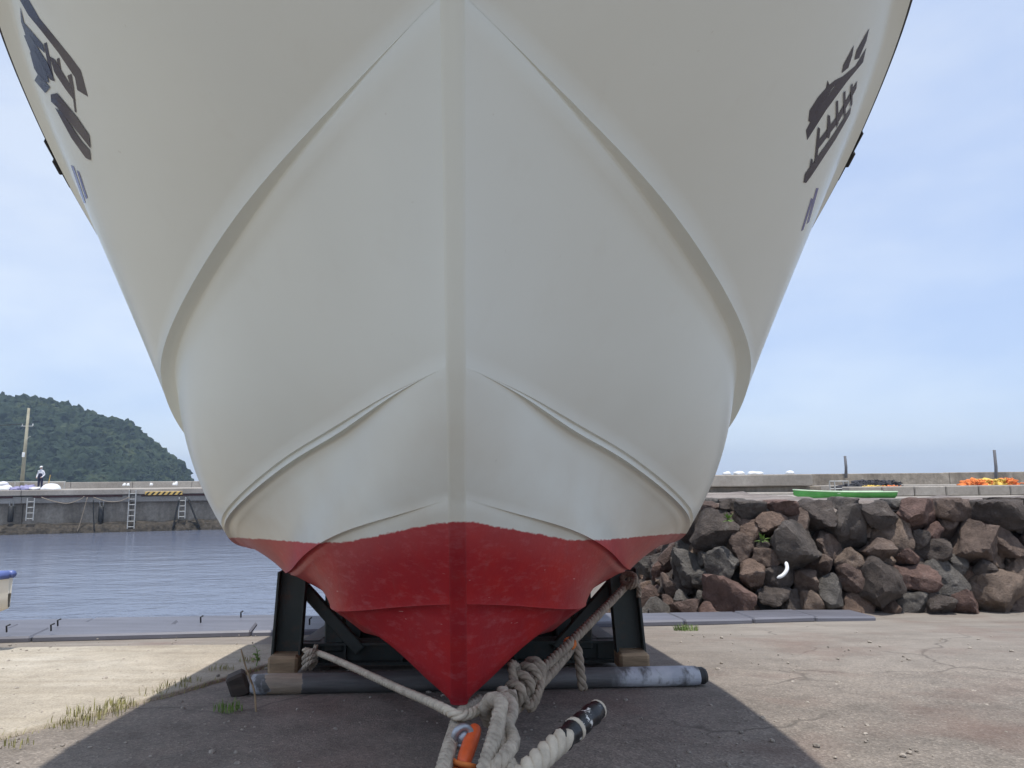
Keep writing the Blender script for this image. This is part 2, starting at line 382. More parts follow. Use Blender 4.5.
M['quayface'] = mk_quayface()
M['footing'] = simple('weedy_footing', (0.048, 0.040, 0.031), 0.9, 0.8, 3.5, bump=0.7, bscale=5, bd=0.12)
M['timber_red'] = simple('dark_red_timber', (0.075, 0.030, 0.028), 0.8, 0.3, 3)
M['alu'] = simple('weathered_aluminium', (0.42, 0.42, 0.40), 0.5, 0.2, 5, metal=0.2)
M['yellow'] = simple('yellow_paint', (0.62, 0.42, 0.12), 0.6, 0.15, 4)
M['black'] = simple('black_paint', (0.02, 0.02, 0.02), 0.6, 0.3, 4)
M['white'] = simple('white_paint', (0.76, 0.77, 0.77), 0.45, 0.08, 4)
M['bluepaint'] = simple('blue_paint', (0.10, 0.14, 0.36), 0.4, 0.2, 6)
M['cream'] = simple('cream_gelcoat', (0.66, 0.62, 0.54), 0.4, 0.1, 4)
M['green'] = simple('green_paint', (0.085, 0.36, 0.075), 0.45, 0.2, 4)
M['palegreen'] = simple('pale_green_paint', (0.50, 0.64, 0.45), 0.5, 0.15, 4)
M['purple'] = simple('violet_tarpaulin', (0.26, 0.25, 0.42), 0.7, 0.3, 3)
M['net_orange'] = simple('orange_net', (0.70, 0.20, 0.05), 0.9, 0.35, 12)
M['net_yellow'] = simple('yellow_net', (0.66, 0.46, 0.10), 0.9, 0.35, 12)
M['net_dark'] = simple('dark_net', (0.035, 0.035, 0.042), 0.9, 0.4, 12)
M['darkpole'] = simple('grey_post', (0.12, 0.12, 0.13), 0.7, 0.2, 3)
M['pole'] = simple('pole_concrete', (0.34, 0.32, 0.24), 0.85, 0.2, 2)
M['cloth_white'] = simple('white_cloth', (0.68, 0.68, 0.72), 0.9, 0.1, 5)
M['cloth_navy'] = simple('navy_cloth', (0.018, 0.02, 0.045), 0.9, 0.3, 5)
M['skin'] = simple('skin', (0.42, 0.26, 0.18), 0.6, 0.1, 10)
def mk_leaf(name, a, b, c, sc=0.15):
    t = NT(name); t.set(t.ramp(t.noise(sc, 6, 0.7), [(0.32, a), (0.52, b), (0.72, c)]), 0.85, spec=0.2); return t
tf = mk_leaf('forest_canopy', (0.012, 0.024, 0.014), (0.030, 0.050, 0.025), (0.080, 0.098, 0.042), 0.075)
tf.bump(tf.noise(0.9, 5, 0.75), 0.9, 1.2); M['forest'] = tf.m
M['soil'] = simple('hill_soil', (0.06, 0.062, 0.04), 0.95, 0.4, 0.05)
M['grass'] = mk_leaf('dry_grass', (0.20, 0.20, 0.07), (0.31, 0.29, 0.12), (0.42, 0.36, 0.19), 14).m
M['weed'] = mk_leaf('green_weed', (0.10, 0.16, 0.045), (0.17, 0.27, 0.07), (0.32, 0.40, 0.11), 18).m
M['twig'] = simple('dry_twig', (0.30, 0.22, 0.13), 0.9, 0.3, 20)
M['pebble'] = simple('pebbles', (0.30, 0.265, 0.225), 0.9, 0.5, 22)
M['rust'] = simple('rusted_iron', (0.10, 0.05, 0.03), 0.85, 0.4, 15, bump=0.5)

# ------------------------------------------------------------------ ground, apron, water
xs = [-60, -40, -25, -15, -9, -6] + [i*0.25-4.5 for i in range(0, 45)] + [7.5, 9, 12, 16, 25, 40, 60]
ys = [-40, -20, -10, -5, -2] + [i*0.2 for i in range(0, 36)] + [7.5, 8, 9, 10, 12, 14, 17, 20, 26]
gv = []; gf = []
for y in ys:
    for x in xs:
        dz = 0.012*noise.noise(Vector((x*0.7, y*0.7, 0))) if y < 7 else 0
        gv.append((x, y, gz(x, y)+dz))
nx = len(xs)
for j in range(len(ys)-1):
    for i in range(nx-1): gf.append((j*nx+i, j*nx+i+1, (j+1)*nx+i+1, (j+1)*nx+i))
mb = MB(); mb.v = gv; mb.f = gf
g = mb.build('ground', M['asphalt'], smooth=True); g['kind'] = 'structure'

joint = [(-60, -9), (-4.2, -0.2), (-3.0, 0.9), (-2.32, 1.75), (-1.95, 2.45), (-1.62, 3.05), (-1.38, 3.55), (-1.18, 4.1), (-1.02, 4.7), (-0.95, 5.05)]
jy = [p[1] for p in joint]; jx = [p[0] for p in joint]
av = []; af = []; cols = [0, 0.004, 0.05, 0.15, 0.3, 0.5, 0.8, 1.2, 1.7, 2.3, 3, 4, 6, 10, 20, 40]
rows_y = list(np.linspace(-9, 0, 8)) + list(np.linspace(0.15, 5.02, 60))
for y in rows_y:
    xe = float(np.interp(y, jy, jx)) + 0.03*noise.noise(Vector((y*3.1, 0, 5))) + 0.012*noise.noise(Vector((y*13, 0, 5)))
    for k, c in enumerate(cols):
        x = xe - c; dz = 0.012*noise.noise(Vector((x*0.7, y*0.7, 0)))
        av.append((x, y, gz(x, y)+dz+(0.014 if k else -0.02)))
n = len(cols)
for j in range(len(rows_y)-1):
    for i in range(n-1): af.append((j*n+i, (j+1)*n+i, (j+1)*n+i+1, j*n+i+1))
mb = MB(); mb.v = av; mb.f = af
ap = mb.build('concrete_apron', M['apron'], smooth=True); ap['kind'] = 'structure'

WZ = -2.84
mb = MB(); mb.add([(-1500, 8, WZ), (1500, 8, WZ), (1500, 1800, WZ), (-1500, 1800, WZ)], [(0, 1, 2, 3)])
wtr = mb.build('water', M['water']); wtr['kind'] = 'structure'

# pebbles and grit lying on the hard standing
mb = MB()
for i in range(900):
    y = 1.6 + 4.0*random.random()**1.4; x = random.uniform(-0.85, 0.9)*(y*0.95+0.3)
    r = random.choice((0.004, 0.005, 0.007, 0.010)) * random.uniform(0.7, 1.3)
    V, T = ICO[0]; a = random.uniform(0, 6.3); sx, sy = random.uniform(0.8, 1.6), random.uniform(0.7, 1.2)
    mb.add([(x+(p[0]*sx*math.cos(a)-p[1]*sy*math.sin(a))*r, y+(p[0]*sx*math.sin(a)+p[1]*sy*math.cos(a))*r, gz(x, y)+0.014*(x < np.interp(y, jy, jx))+0.3*r+p[2]*r*0.7) for p in V], T)
pb = mb.build('gravel', M['pebble']); tag(pb, 'scattered grit and small pebbles lying on the worn slipway', 'gravel', kind='stuff')

# ------------------------------------------------------------------ the boat
def pchip(X, Y):
    X = np.array(X, float); Y = np.array(Y, float); h = np.diff(X); dl = np.diff(Y)/h; n = len(X); d = np.zeros(n)
    for k in range(1, n-1):
        if dl[k-1]*dl[k] > 0:
            w1, w2 = 2*h[k]+h[k-1], h[k]+2*h[k-1]; d[k] = (w1+w2)/(w1/dl[k-1]+w2/dl[k])
    d[0], d[-1] = dl[0], dl[-1]
    def f(x):
        x = np.asarray(x, float); k = np.clip(np.searchsorted(X, x)-1, 0, n-2); t = (x-X[k])/h[k]
        return ((2*t**3-3*t**2+1)*Y[k]+(t**3-2*t**2+t)*h[k]*d[k]+(-2*t**3+3*t**2)*Y[k+1]+(t**3-t**2)*h[k]*d[k+1])
    return f
Y1 = 9.0
def natural(P):                                   # C2 curve through 3-D points, returned as x(y), z(y)
    P = np.array([tuple(p) for p in P]); c = np.concatenate([[0], np.cumsum(np.linalg.norm(np.diff(P, axis=0), axis=1)**0.75)]); n = len(c); h = np.diff(c)
    Am = np.eye(n); rhs = np.zeros((n, 3))
    for i in range(1, n-1):
        Am[i, i-1], Am[i, i], Am[i, i+1] = h[i-1], 2*(h[i-1]+h[i]), h[i]; rhs[i] = 6*((P[i+1]-P[i])/h[i]-(P[i]-P[i-1])/h[i-1])
    m = np.linalg.solve(Am, rhs); q = np.linspace(0, c[-1], 3000); k = np.clip(np.searchsorted(c, q)-1, 0, n-2)
    a = ((c[k+1]-q)/h[k])[:, None]; b = ((q-c[k])/h[k])[:, None]; hh = (h[k]**2/6)[:, None]
    Q = a*P[k]+b*P[k+1]+((a**3-a)*m[k]+(b**3-b)*m[k+1])*hh
    y = np.maximum.accumulate(Q[:, 1])+np.arange(3000)*1e-9
    return (lambda t: np.interp(t, y, Q[:, 0])), (lambda t: np.interp(t, y, Q[:, 2]))
def curve(px, aft, x0=0.026):
    P = [half(*p) for p in px]; P[0].x = x0
    P += [Vector(a) for a in aft]
    fx, fz = natural(P); return P[0].y, fx, fz
KZ = half(10, 704, 2.44).z
cK = (2.44, pchip([2.44, 5, 9], [0.026, 0.03, 0.03]), pchip([2.44, 5, 9], [KZ, KZ-0.10, KZ-0.42]))
cD = curve([(12, 604, 2.34), (55, 606, 2.46), (116, 610, 2.66), (126, 601, 3.1)], [(0.66, 4.0, 0.10), (0.78, 6, -0.03), (0.8, 9, -0.25)])
cC = curve([(12, 499, 2.17), (60, 514, 2.31), (118, 532, 2.50), (152, 552, 2.71), (165, 566, 2.97)], [(0.86, 3.5, 0.30), (0.98, 4.5, 0.22), (1.05, 6, 0.10), (1.05, 9, -0.12)])
cB = curve([(13, 367, 1.9), (60, 390, 2.08), (88, 405, 2.2), (135, 433, 2.42), (165, 451, 2.56), (195, 473, 2.72), (218, 493, 2.88), (234, 512, 3.06), (235, 525, 3.25)], [(1.17, 3.7, 0.44), (1.23, 4.5, 0.36), (1.26, 6, 0.24), (1.22, 9, 0.0)])
cA = curve([(12, -5, 1.39), (24, 7, 1.412), (75, 58, 1.50), (128, 112, 1.62), (178, 165, 1.76), (223, 220, 1.96), (255, 268, 2.16), (282, 318, 2.42), (295, 362, 2.68), (290, 396, 2.90), (274, 428, 3.16)], [(1.31, 3.8, 0.86), (1.34, 5, 0.72), (1.34, 7, 0.55), (1.28, 9, 0.40)])
sp = [half(457, 0, 1.72), half(417, 108, 2.0), half(385, 176, 2.24), half(354, 232, 2.49)]
cS = (lambda P: (P[0].y,) + natural(P))(
    [Vector((0.026, 0.86, 2.32)), Vector((0.45, 0.92, 2.28)), Vector((0.92, 1.18, 2.19))] + sp +
    [Vector((1.375, 3.2, 1.42)), Vector((1.39, 4.5, 1.22)), Vector((1.38, 6, 1.05)), Vector((1.27, 9, 0.82))])
cE = curve([(11, 698, 2.43), (26, 684, 2.475), (62, 650, 2.58), (98, 624, 2.71)], [(0.42, 3.15, 0.085), (0.50, 4.0, 0.0), (0.56, 6, -0.12), (0.54, 9, -0.34)])
NC = 170
T = (np.arange(NC+1)/NC)**1.75
pl = pchip([0.0, 2.12, 2.20, 2.32, 2.455, 2.54, 2.85, 3.3, 5, 9.2], [half(0, 521, 2.19).z]*2 + [half(12, 522, 2.20).z, half(60, 529, 2.32).z, half(105, 537, 2.455).z, half(131, 541, 2.54).z, half(190, 540, 2.85).z, half(222, 536, 3.3).z, 0.33, -0.02])

def samp(c):
    y = c[0] + (Y1-c[0])*T; P = np.stack([c[1](y), y, c[2](y)], 1)
    d = np.gradient(P, axis=0); o = np.stack([d[:, 1], -d[:, 0], 0*d[:, 0]], 1); o /= np.linalg.norm(o, axis=1)[:, None]
    s = np.concatenate([[0], np.cumsum(np.linalg.norm(np.diff(P, axis=0), axis=1))]); return P, o, s
def sm(s, a): q = np.clip(s/a, 0, 1); return (q*q*(3-2*q))[:, None]
UP = np.array([[0, 0, 1.0]])
rows = []; SH = []
def add(P): rows.append(np.array(P))
def panel(a, b, n, hollow=0.0):
    for k in range(1, n):
        q = k/n; P = a*(1-q)+b*q
        if not isinstance(hollow, float): P = P + hollow*(4*q*(1-q))
        add(P)
K, ok_, sk = samp(cK); D, oD, sD = samp(cD); Cc, oC, sC = samp(cC); B, oB, sB = samp(cB); A, oA, sA = samp(cA); S, oS, sS = samp(cS)
Ee, oE, sE = samp(cE)
add(K)
panel(K, Ee, 6); add(Ee)
wD = np.where(D[:, 1:2] < 2.67, 0.028, 0.0)*sm(sD, 0.25)
Di = D - oD*wD - UP*0.1*wD
panel(Ee, Di, 6); add(Di); add(D - oD*wD*0.5); add(D-UP*0.001); SH.append(len(rows)-1); add(D+UP*0.006)
wC = 0.026*sm(sC, 0.5)
Ci = Cc - oC*wC - UP*0.15*wC
panel(D+UP*0.006, Ci, 8); add(Ci-UP*0.006*sm(sC, .3)); add(Ci); add(Cc-oC*wC*0.4); add(Cc - UP*0.001); SH.append(len(rows)-1); Cs = Cc + UP*0.0015*sm(sC, .3); add(Cs)
kB = sm(sB, 0.7)
Bl = B - oB*0.014*kB - UP*0.024*kB                      # foot of the narrow face under the step
Bi = Bl - oB*0.034*kB + UP*0.004*kB
panel(Cs, Bi, 12, -0.012*oB*sm(sB, 0.6)); add(Bi - UP*0.014*kB - oB*0.003*kB); add(Bi); add(Bi*0.5+Bl*0.5); add(Bl); SH.append(len(rows)-1)
add(Bl + UP*0.002*kB); add(B - oB*0.013*kB - UP*0.002*kB); SH.append(len(rows)-1); add(B - oB*0.008*kB); add(B); SH.append(len(rows)-1); Bs2 = B + UP*0.002*kB; add(Bs2)
wA = 0.058*sm(sA, 1.1)
Ai = A - oA*wA + UP*0.06*wA
panel(Bs2, Ai, 14, 0.05*oA*sm(sA-0.4, 1.6)-0.01*oA*sm(sA, 0.8)); add(Ai - UP*0.02*sm(sA, .5)); add(Ai-UP*0.004*sm(sA, .5)+oA*0.08*wA); add(A-oA*wA*0.85+UP*0.03*wA); add(A-oA*wA*0.4); add(A - UP*0.001); SH.append(len(rows)-1); As = A + UP*0.0015*sm(sA, .3); add(As)
f = sm(sS, 0.5)*np.interp(S[:, 1:2], [0.86, 1.5, 2.6, 4.0], [0.75, 0.62, 0.22, 0.2])
Si = S - oS*0.105*f - UP*0.045
panel(As, Si, 16, oS*sm(sS, 1.2)*np.interp(S[:, 1:2], [0.8, 1.8, 2.5, 3.2], [0.03, 0.03, 0.0, -0.012])); add(Si); add(S-oS*0.092*f-UP*0.034); add(S-oS*0.07*f-UP*0.028); add(S-oS*0.03*f-UP*0.022); add(S-UP*0.018); SH.append(len(rows)-1); add(S+UP*0.0)
SI = len(rows)-1
f1 = sm(sS, 0.6); add(S+UP*0.03-oS*0.008*f1); add(S+UP*0.035-oS*0.14*f1); add(S-UP*0.02-oS*0.17*f1); add(S-UP*0.14-oS*0.34*f1)
G = np.stack(rows, 0)                                    # rows x cols x 3
G[:, 0, 0] = np.maximum(G[:, 0, 0], 0.0)
R_, Cn = G.shape[:2]
hv = [tuple(p) for p in G.reshape(-1, 3)] + [(-p[0], p[1], p[2]) for p in G.reshape(-1, 3)]
off = R_*Cn; hf = []
for r in range(R_-1):
    for c in range(Cn-1):
        a, b, d, e = r*Cn+c, r*Cn+c+1, (r+1)*Cn+c+1, (r+1)*Cn+c
        hf.append((a, b, d, e)); hf.append((off+e, off+d, off+b, off+a))
for r in range(R_-1):                                    # flat of the stem
    hf.append((off+r*Cn, r*Cn, (r+1)*Cn, off+(r+1)*Cn))
for c in range(Cn-1):                                    # flat of the keel, and the foredeck
    hf.append((c, off+c, off+c+1, c+1)); t0 = (R_-1)*Cn
    hf.append((t0+c, t0+c+1, off+t0+c+1, off+t0+c))
hf.append(tuple(r*Cn+Cn-1 for r in range(R_)) + tuple(off+r*Cn+Cn-1 for r in range(R_-1, -1, -1)))
me = bpy.data.meshes.new('hull'); me.from_pydata(hv, [], hf); me.update()
me.polygons.foreach_set('use_smooth', [True]*len(me.polygons))
ev = np.zeros(len(me.edges)*2, int); me.edges.foreach_get('vertices', ev); ev = ev.reshape(-1, 2)
er = (ev % off)//Cn; shp = (er[:, 0] == er[:, 1]) & np.isin(er[:, 0], SH) & ((ev[:, 0] < off) == (ev[:, 1] < off))
sa = me.attributes.new('sharp_edge', 'BOOLEAN', 'EDGE'); sa.data.foreach_set('value', shp)
def paint_attr(me):
    a = me.attributes.new('paint', 'FLOAT', 'POINT')
    a.data.foreach_set('value', [v.co.z - float(pl(min(max(v.co.y, 0.0), 9.2))) for v in me.vertices])
paint_attr(me)
boat = thing('fishing_boat', 'white fishing boat with red bottom seen bow-on, hauled out on a steel cradle', 'boat')
hull = obj('hull', me, M['hull'], boat)
BV = BVHTree.FromPolygons([Vector(v) for v in hv], hf)
# stem band: a slightly proud rounded strip down the stem
st = G[:, 0, :]; order = [i for i in range(SI+1)]
stp = [Vector((0, st[i][1], st[i][2])) for i in order]
stp = resample(stp, 0.02)
sv = []; sf = []
for i, p in enumerate(stp):
    t = (stp[min(i+1, len(stp)-1)]-stp[max(i-1, 0)]).normalized(); nrm = Vector((0, -t.z, t.y)).normalized()
    if nrm.y > 0: nrm = -nrm
    w = 0.030
    for x, h in ((-w, -0.004), (-w*0.88, 0.0015), (-w*0.6, 0.005), (0, 0.0065), (w*0.6, 0.005), (w*0.88, 0.0015), (w, -0.004)):
        sv.append(p + nrm*h + Vector((x, 0, 0)))
for i in range(len(stp)-1):
    for k in range(6): sf.append((i*7+k, i*7+k+1, (i+1)*7+k+1, (i+1)*7+k))
sf.append(tuple(range(7)))
mb = MB(); mb.add(sv, sf); me = mb.mesh('stem_band', True); paint_attr(me)
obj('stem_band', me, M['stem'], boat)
# rub rails: black rubber lip along the sheer
for sgn in (1, -1):
    P = resample([Vector((sgn*(S[i][0]+oS[i][0]*0.004), S[i][1]+oS[i][1]*0.004, S[i][2]+0.004)) for i in range(0, Cn)], 0.05)
    MB().tube(P, 0.009, 8).build('rub_rail', M['rubber'], boat, True)
    # fairlead bolted under the lip
    i0 = int(np.argmin(np.abs(S[:, 1]-2.16))); p = Vector((sgn*S[i0][0], S[i0][1], S[i0][2])); q = Vector((sgn*S[i0+6][0], S[i0+6][1], S[i0+6][2]))
    m2 = MB(); dirv = (q-p).normalized(); ov = Vector((sgn*oS[i0][0], oS[i0][1], 0))
    m2.bar(p+ov*0.006-dirv*0.10, p+ov*0.006+dirv*0.10, 0.008, 0.024, bev=0.003)
    m2.bar(p+ov*0.012-dirv*0.02, p+ov*0.012+dirv*0.04, 0.012, 0.030, bev=0.004)
    m2.build('fairlead', M['rubber'], boat)

# name on the bows: painted strokes that follow the plating
def decal(polys, name, m, eps0=0.0008):
    for kk, poly in enumerate(polys):
        eps = eps0 + 0.0002*kk
        vs = [p[1] for p in poly]; v0, v1 = min(vs), max(vs); n = max(4, int((v1-v0)/0.7)); mb = MB()
        def span(v):
            xs_ = []
            for (a, b), (c, d) in zip(poly, poly[1:]+poly[:1]):
                if (b <= v) != (d <= v): xs_.append(a+(c-a)*(v-b)/(d-b))
            return sorted(xs_)
        def hit(u, v):
            r = ray(u, v).normalized(); h = BV.ray_cast(Vector((0, 0, CAM_H)), r)
            if h[0] is None: return None
            nn = h[1] if h[1].dot(r) < 0 else -h[1]
            return h[0] + nn*eps
        for k in range(n):
            va, vb = v0+(v1-v0)*k/n+1e-4, v0+(v1-v0)*(k+1)/n-1e-4
            A_, B_ = span(va), span(vb)
            if len(A_) != len(B_): A_ = B_ = span((va+vb)/2)
            for q in range(0, len(A_)-1, 2):
                m_ = max(1, int((max(A_[q+1]-A_[q], B_[q+1]-B_[q]))/5))
                for j in range(m_):
                    f0, f1 = j/m_, (j+1)/m_
                    quad = [hit(A_[q]+(A_[q+1]-A_[q])*f0, va), hit(A_[q]+(A_[q+1]-A_[q])*f1, va), hit(B_[q]+(B_[q+1]-B_[q])*f1, vb), hit(B_[q]+(B_[q+1]-B_[q])*f0, vb)]
                    if all(h is not None for h in quad) and max((quad[a]-quad[b]).length for a in range(4) for b in range(4)) < 0.7: mb.add(quad, [(0, 1, 2, 3)])
        if mb.v: mb.build(name, m, boat)
def zr(pts): return [(800+x/4.2625, 20+y/4.2625) for x, y in pts]
def zl(pts): return [(x/4.264, y/4.264) for x, y in pts]
right = [zr(p) for p in [
    [(25, 470), (60, 400), (175, 245), (235, 195), (282, 118), (268, 180), (200, 262), (110, 385), (30, 512)],
    [(35, 430), (40, 385), (75, 330), (110, 290), (117, 256), (124, 276), (150, 255), (197, 232), (140, 287), (100, 347), (65, 402), (45, 436)],
    [(177, 226), (184, 190), (229, 106), (222, 150), (205, 203)], [(231, 170), (240, 130), (294, 34), (281, 90), (250, 162)],
    [(14, 692), (20, 655), (60, 600), (140, 488), (217, 368), (212, 400), (150, 508), (50, 660), (25, 694)],
    [(68, 560), (72, 520), (160, 405), (242, 258), (238, 292), (165, 430)],
    [(75, 455), (84, 462), (80, 520), (70, 600), (60, 610)], [(117, 402), (126, 408), (130, 470), (122, 505), (112, 500)],
    [(152, 345), (160, 342), (162, 440), (152, 460)], [(183, 308), (191, 300), (192, 400), (184, 418)], [(214, 278), (222, 268), (220, 358), (212, 372)],
    [(45, 590), (52, 592), (48, 625), (40, 628)]]]
left = [zl(p) for p in [
    [(80, -10), (118, -12), (170, 78), (300, 238), (346, 300), (376, 412), (330, 384), (320, 330), (250, 225), (180, 135), (120, 62)],
    [(188, 184), (200, 180), (215, 250), (232, 345), (224, 342), (200, 250)], [(242, 250), (254, 246), (263, 305), (258, 318)],
    [(288, 322), (306, 314), (316, 370), (327, 480), (320, 476), (308, 380)],
    [(214, 240), (235, 252), (305, 368), (322, 434), (280, 378), (232, 305)],
    [(88, 28), (104, 96), (186, 190), (194, 226), (112, 152), (92, 92)],
    [(104, 150), (130, 150), (205, 268), (236, 346), (218, 340), (150, 262)],
    [(130, 222), (150, 215), (200, 308), (212, 352), (178, 342), (148, 290)],
    [(150, 342), (166, 312), (216, 372), (196, 396)],
    [(219, 402), (245, 396), (330, 498), (382, 575), (389, 632), (340, 570), (250, 460), (221, 432)],
    [(238, 458), (268, 478), (350, 600), (385, 640), (389, 682), (368, 672), (308, 588)]]]
decal(right, 'name_stroke', M['letter']); decal(left, 'name_stroke', M['letter'])
decal([[(816, 188), (818.5, 188), (809, 222), (806.5, 224)], [(811, 198), (813, 199), (803, 230), (801, 231)],
       [(71, 165), (74, 166), (86, 203), (84, 203)], [(77, 170), (79.5, 172), (88, 198), (86, 199)]], 'number_stroke', M['letter_blue'])

# ------------------------------------------------------------------ cradle
cr_ = thing('boat_cradle', 'dark green-black steel cradle holding up the white fishing boat', 'cradle')
def hullz(x, y):                                  # lowest hull point over (x, y)
    h = BV.ray_cast(Vector((x, y, -2)), Vector((0, 0, 1))); return h[0].z if h[0] else 0.3
YF, YR = 4.05, 6.3
for sgn in (-1, 1):
    x = sgn*0.97; gx = gz(x, YF)
    top = hullz(x*0.97, YF)-0.01; base = gx+0.04
    # front post: wide channel leaning slightly inwards
    xb = sgn*0.968
    m2 = MB(); dx = (x*0.97-xb)
    a, b = Vector((xb, YF, base+0.06)), Vector((xb+dx, YF, top))
    m2.bar(a, b, 0.15, 0.012, up=(0, 1, 0)); m2.bar(a+Vector((-0.075, -0.028, 0)), b+Vector((-0.075, -0.028, 0)), 0.012, 0.075, up=(0, 1, 0)); m2.bar(a+Vector((0.075, -0.028, 0)), b+Vector((0.075, -0.028, 0)), 0.012, 0.075, up=(0, 1, 0))
    m2.build('post', M['steel'], cr_)
    a2 = Vector((xb-sgn*0.24, YF+0.16, base+0.05)); b2 = Vector((xb-sgn*0.24, YF+0.16, hullz(xb-sgn*0.24, YF+0.16)-0.01))
    MB().bar(a2, b2, 0.11, 0.11, up=(0, 1, 0), bev=0.008).build('post', M['steel'], cr_)
    m2 = MB(); m2.bar(Vector((xb-sgn*0.05, YF+0.10, top-0.10)), Vector((xb-sgn*0.40, YF+0.09, base+0.06)), 0.07, 0.05, up=(0, 1, 0), bev=0.006)
    m2.build('brace', M['steel'], cr_)
    MB().box((xb-sgn*0.14, YF+0.1, top-0.05), (0.26, 0.14, 0.06), bev=0.01).build('bolster', M['steel'], cr_)
    MB().box((xb+sgn*0.0, YF-0.05, gx+0.072), (0.165, 0.16, 0.10), bev=0.014).build('foot_block', M['block'], cr_)
    # longitudinal sill and the rear post
    m2 = MB(); m2.bar(Vector((xb-sgn*0.10, YF+0.12, base+0.05)), Vector((xb-sgn*0.10, YR, gz(x, YR)+0.12)), 0.12, 0.12, bev=0.008); m2.build('sill', M['steel'], cr_)
    yr = 5.9; m2 = MB(); m2.bar(Vector((xb-sgn*0.12, yr, gz(x, yr)+0.1)), Vector((xb-sgn*0.12, yr, hullz(xb-sgn*0.12, yr)-0.01)), 0.12, 0.12, up=(0, 1, 0), bev=0.008); m2.build('post', M['steel'], cr_)
def crossbeam(y, z0, zt, x=0.99, name='crossbeam'):
    m2 = MB(); m2.box((0, y, (z0+zt)/2), (2*x, 0.014, zt-z0)); m2.box((0, y, zt-0.008), (2*x, 0.13, 0.014)); m2.box((0, y, z0+0.008), (2*x, 0.13, 0.014))
    for k in (-0.66, -0.33, 0.33, 0.66): m2.box((k, y-0.03, (z0+zt)/2), (0.012, 0.05, zt-z0-0.02))
    return m2.build(name, M['steel'], cr_)
zb = gz(0, YF)+0.02
crossbeam(YF+0.14, zb, zb+0.125, 0.93)
crossbeam(YF+0.75, zb-0.05, zb+0.30, 0.86); crossbeam(5.95, gz(0, 5.95)+0.12, gz(0, 5.95)+0.30, 0.9)
for sgn in (-1, 1):
    MB().box((sgn*0.40, YF+0.50, zb+0.20), (0.36, 0.20, 0.15), bev=0.01).build('keel_chock', M['block'], cr_)
MB().box((0, YF+0.30, (zb+hullz(0, YF+.3))/2+0.02), (0.30, 0.45, max(0.03, hullz(0, YF+0.3)-zb-0.05)), bev=0.006).build('keel_block', M['block'], cr_)

# skid timber under the cradle
lx0, lx1 = onground(252, 688), onground(702, 672)
ly = 3.58; lg = gz(0, ly)
lt = thing('skid_timber', 'white and blue painted round timber lying under the cradle feet', 'timber', (0, 0, 0))
def logmesh(x0, x1, r, yoff=0):
    V = []; Fc = []; n = 14; xs_ = list(np.linspace(x0, x1, 26)); xs_ = [x0-0.0]+xs_+[x1+0.012]
    for i, x in enumerate(xs_):
        rr = r*(0.80 if i in (0, len(xs_)-1) else 0.94 if i in (1, len(xs_)-2) else 1)
        for k in range(n):
            a = 2*math.pi*k/n; q = rr*(1+0.06*noise.noise(Vector((x*1.6, math.cos(a), math.sin(a)))))
            V.append((x, math.cos(a)*q*1.08, math.sin(a)*q*0.92))
    m_ = len(xs_)
    for i in range(m_-1):
        for k in range(n): Fc.append((i*n+k, (i+1)*n+k, (i+1)*n+(k+1) % n, i*n+(k+1) % n))
    Fc += [tuple(range(n)), tuple((m_-1)*n+k for k in range(n-1, -1, -1))]
    mb = MB(); mb.add(V, Fc); return mb
Rz = math.radians(1.0)
XL, XR = -1.02, 1.20
o = logmesh(XL, XR, 0.052).build('log', M['log'], lt, True); 
lt.location = (0, ly, lg+0.047); lt.rotation_euler = (0, 0, 0.035)
o = logmesh(XR+0.004, XR+0.035, 0.044).build('end_plate', M['rubber'], lt, True)
tw = MB(); tw.box((0, 0, 0), (0.09, 0.10, 0.11), Matrix.Rotation(0.3, 3, 'Z') @ Matrix.Rotation(-0.35, 3, 'Y'), 0.012)
o = tw.build('wooden_chock', M['darkwood'], None, loc=(-1.085, ly-0.05, lg+0.052)); tag(o, 'dark tilted wooden chock at the left end of the painted timber', 'chock')

# ------------------------------------------------------------------ ropes
def rope_mesh(pts, r, lay=5.2, n=6, name='rope', fray=0):
    P = resample(catmull(pts, 14), r*0.42); mb = MB(); L = [0]
    for a, b in zip(P, P[1:]): L.append(L[-1]+(b-a).length)
    fr = []; up = None
    for i, p in enumerate(P):
        t = (P[min(i+1, len(P)-1)]-P[max(i-1, 0)]).normalized()
        if up is None: up = Vector((0, 0, 1)) if abs(t.z) < 0.9 else Vector((0, 1, 0))
        a = t.cross(up).normalized(); up = a.cross(t).normalized(); fr.append((a, up))
    for s in range(3):
        path = []
        for i, p in enumerate(P):
            w = 2*math.pi*(L[i]/(lay*r)+s/3); a, u = fr[i]; path.append(p+(a*math.cos(w)+u*math.sin(w))*r*0.50)
        mb.tube(path, r*0.56, n)
    return mb.mesh(name, True)
def rope(label, pts, r, m, lay=5.2, group='mooring and tie-down ropes'):
    o = obj('rope', rope_mesh(pts, r, lay), m); return tag(o, label, 'rope', group)
def ar(u, v, d): return at(u, v, d + 0.2*min(1, max(0, (d-1.9)/0.2))*min(1, max(0, (3.3-d)/0.8)))
r1 = rope('thin pale rope running from the left cradle beam to the keel tip',
     [ar(304, 650, 3.96), ar(318, 653, 3.90), ar(345, 664, 3.5), ar(395, 687, 2.85), ar(432, 703, 2.32), ar(448, 711, 2.14), ar(460, 716, 2.10), ar(474, 712, 2.16), ar(486, 704, 2.26)], 0.0165, M['rope_white'])
rope('small knot of pale rope lashed around the left end of the cradle beam',
     [ar(310+6*math.cos(a*0.9), 651+a*0.7, 3.90) + Vector((0, 0.035*math.sin(a*0.9), 0.032*math.cos(a*0.9+0.5))) for a in range(0, 24)], 0.012, M['rope'])
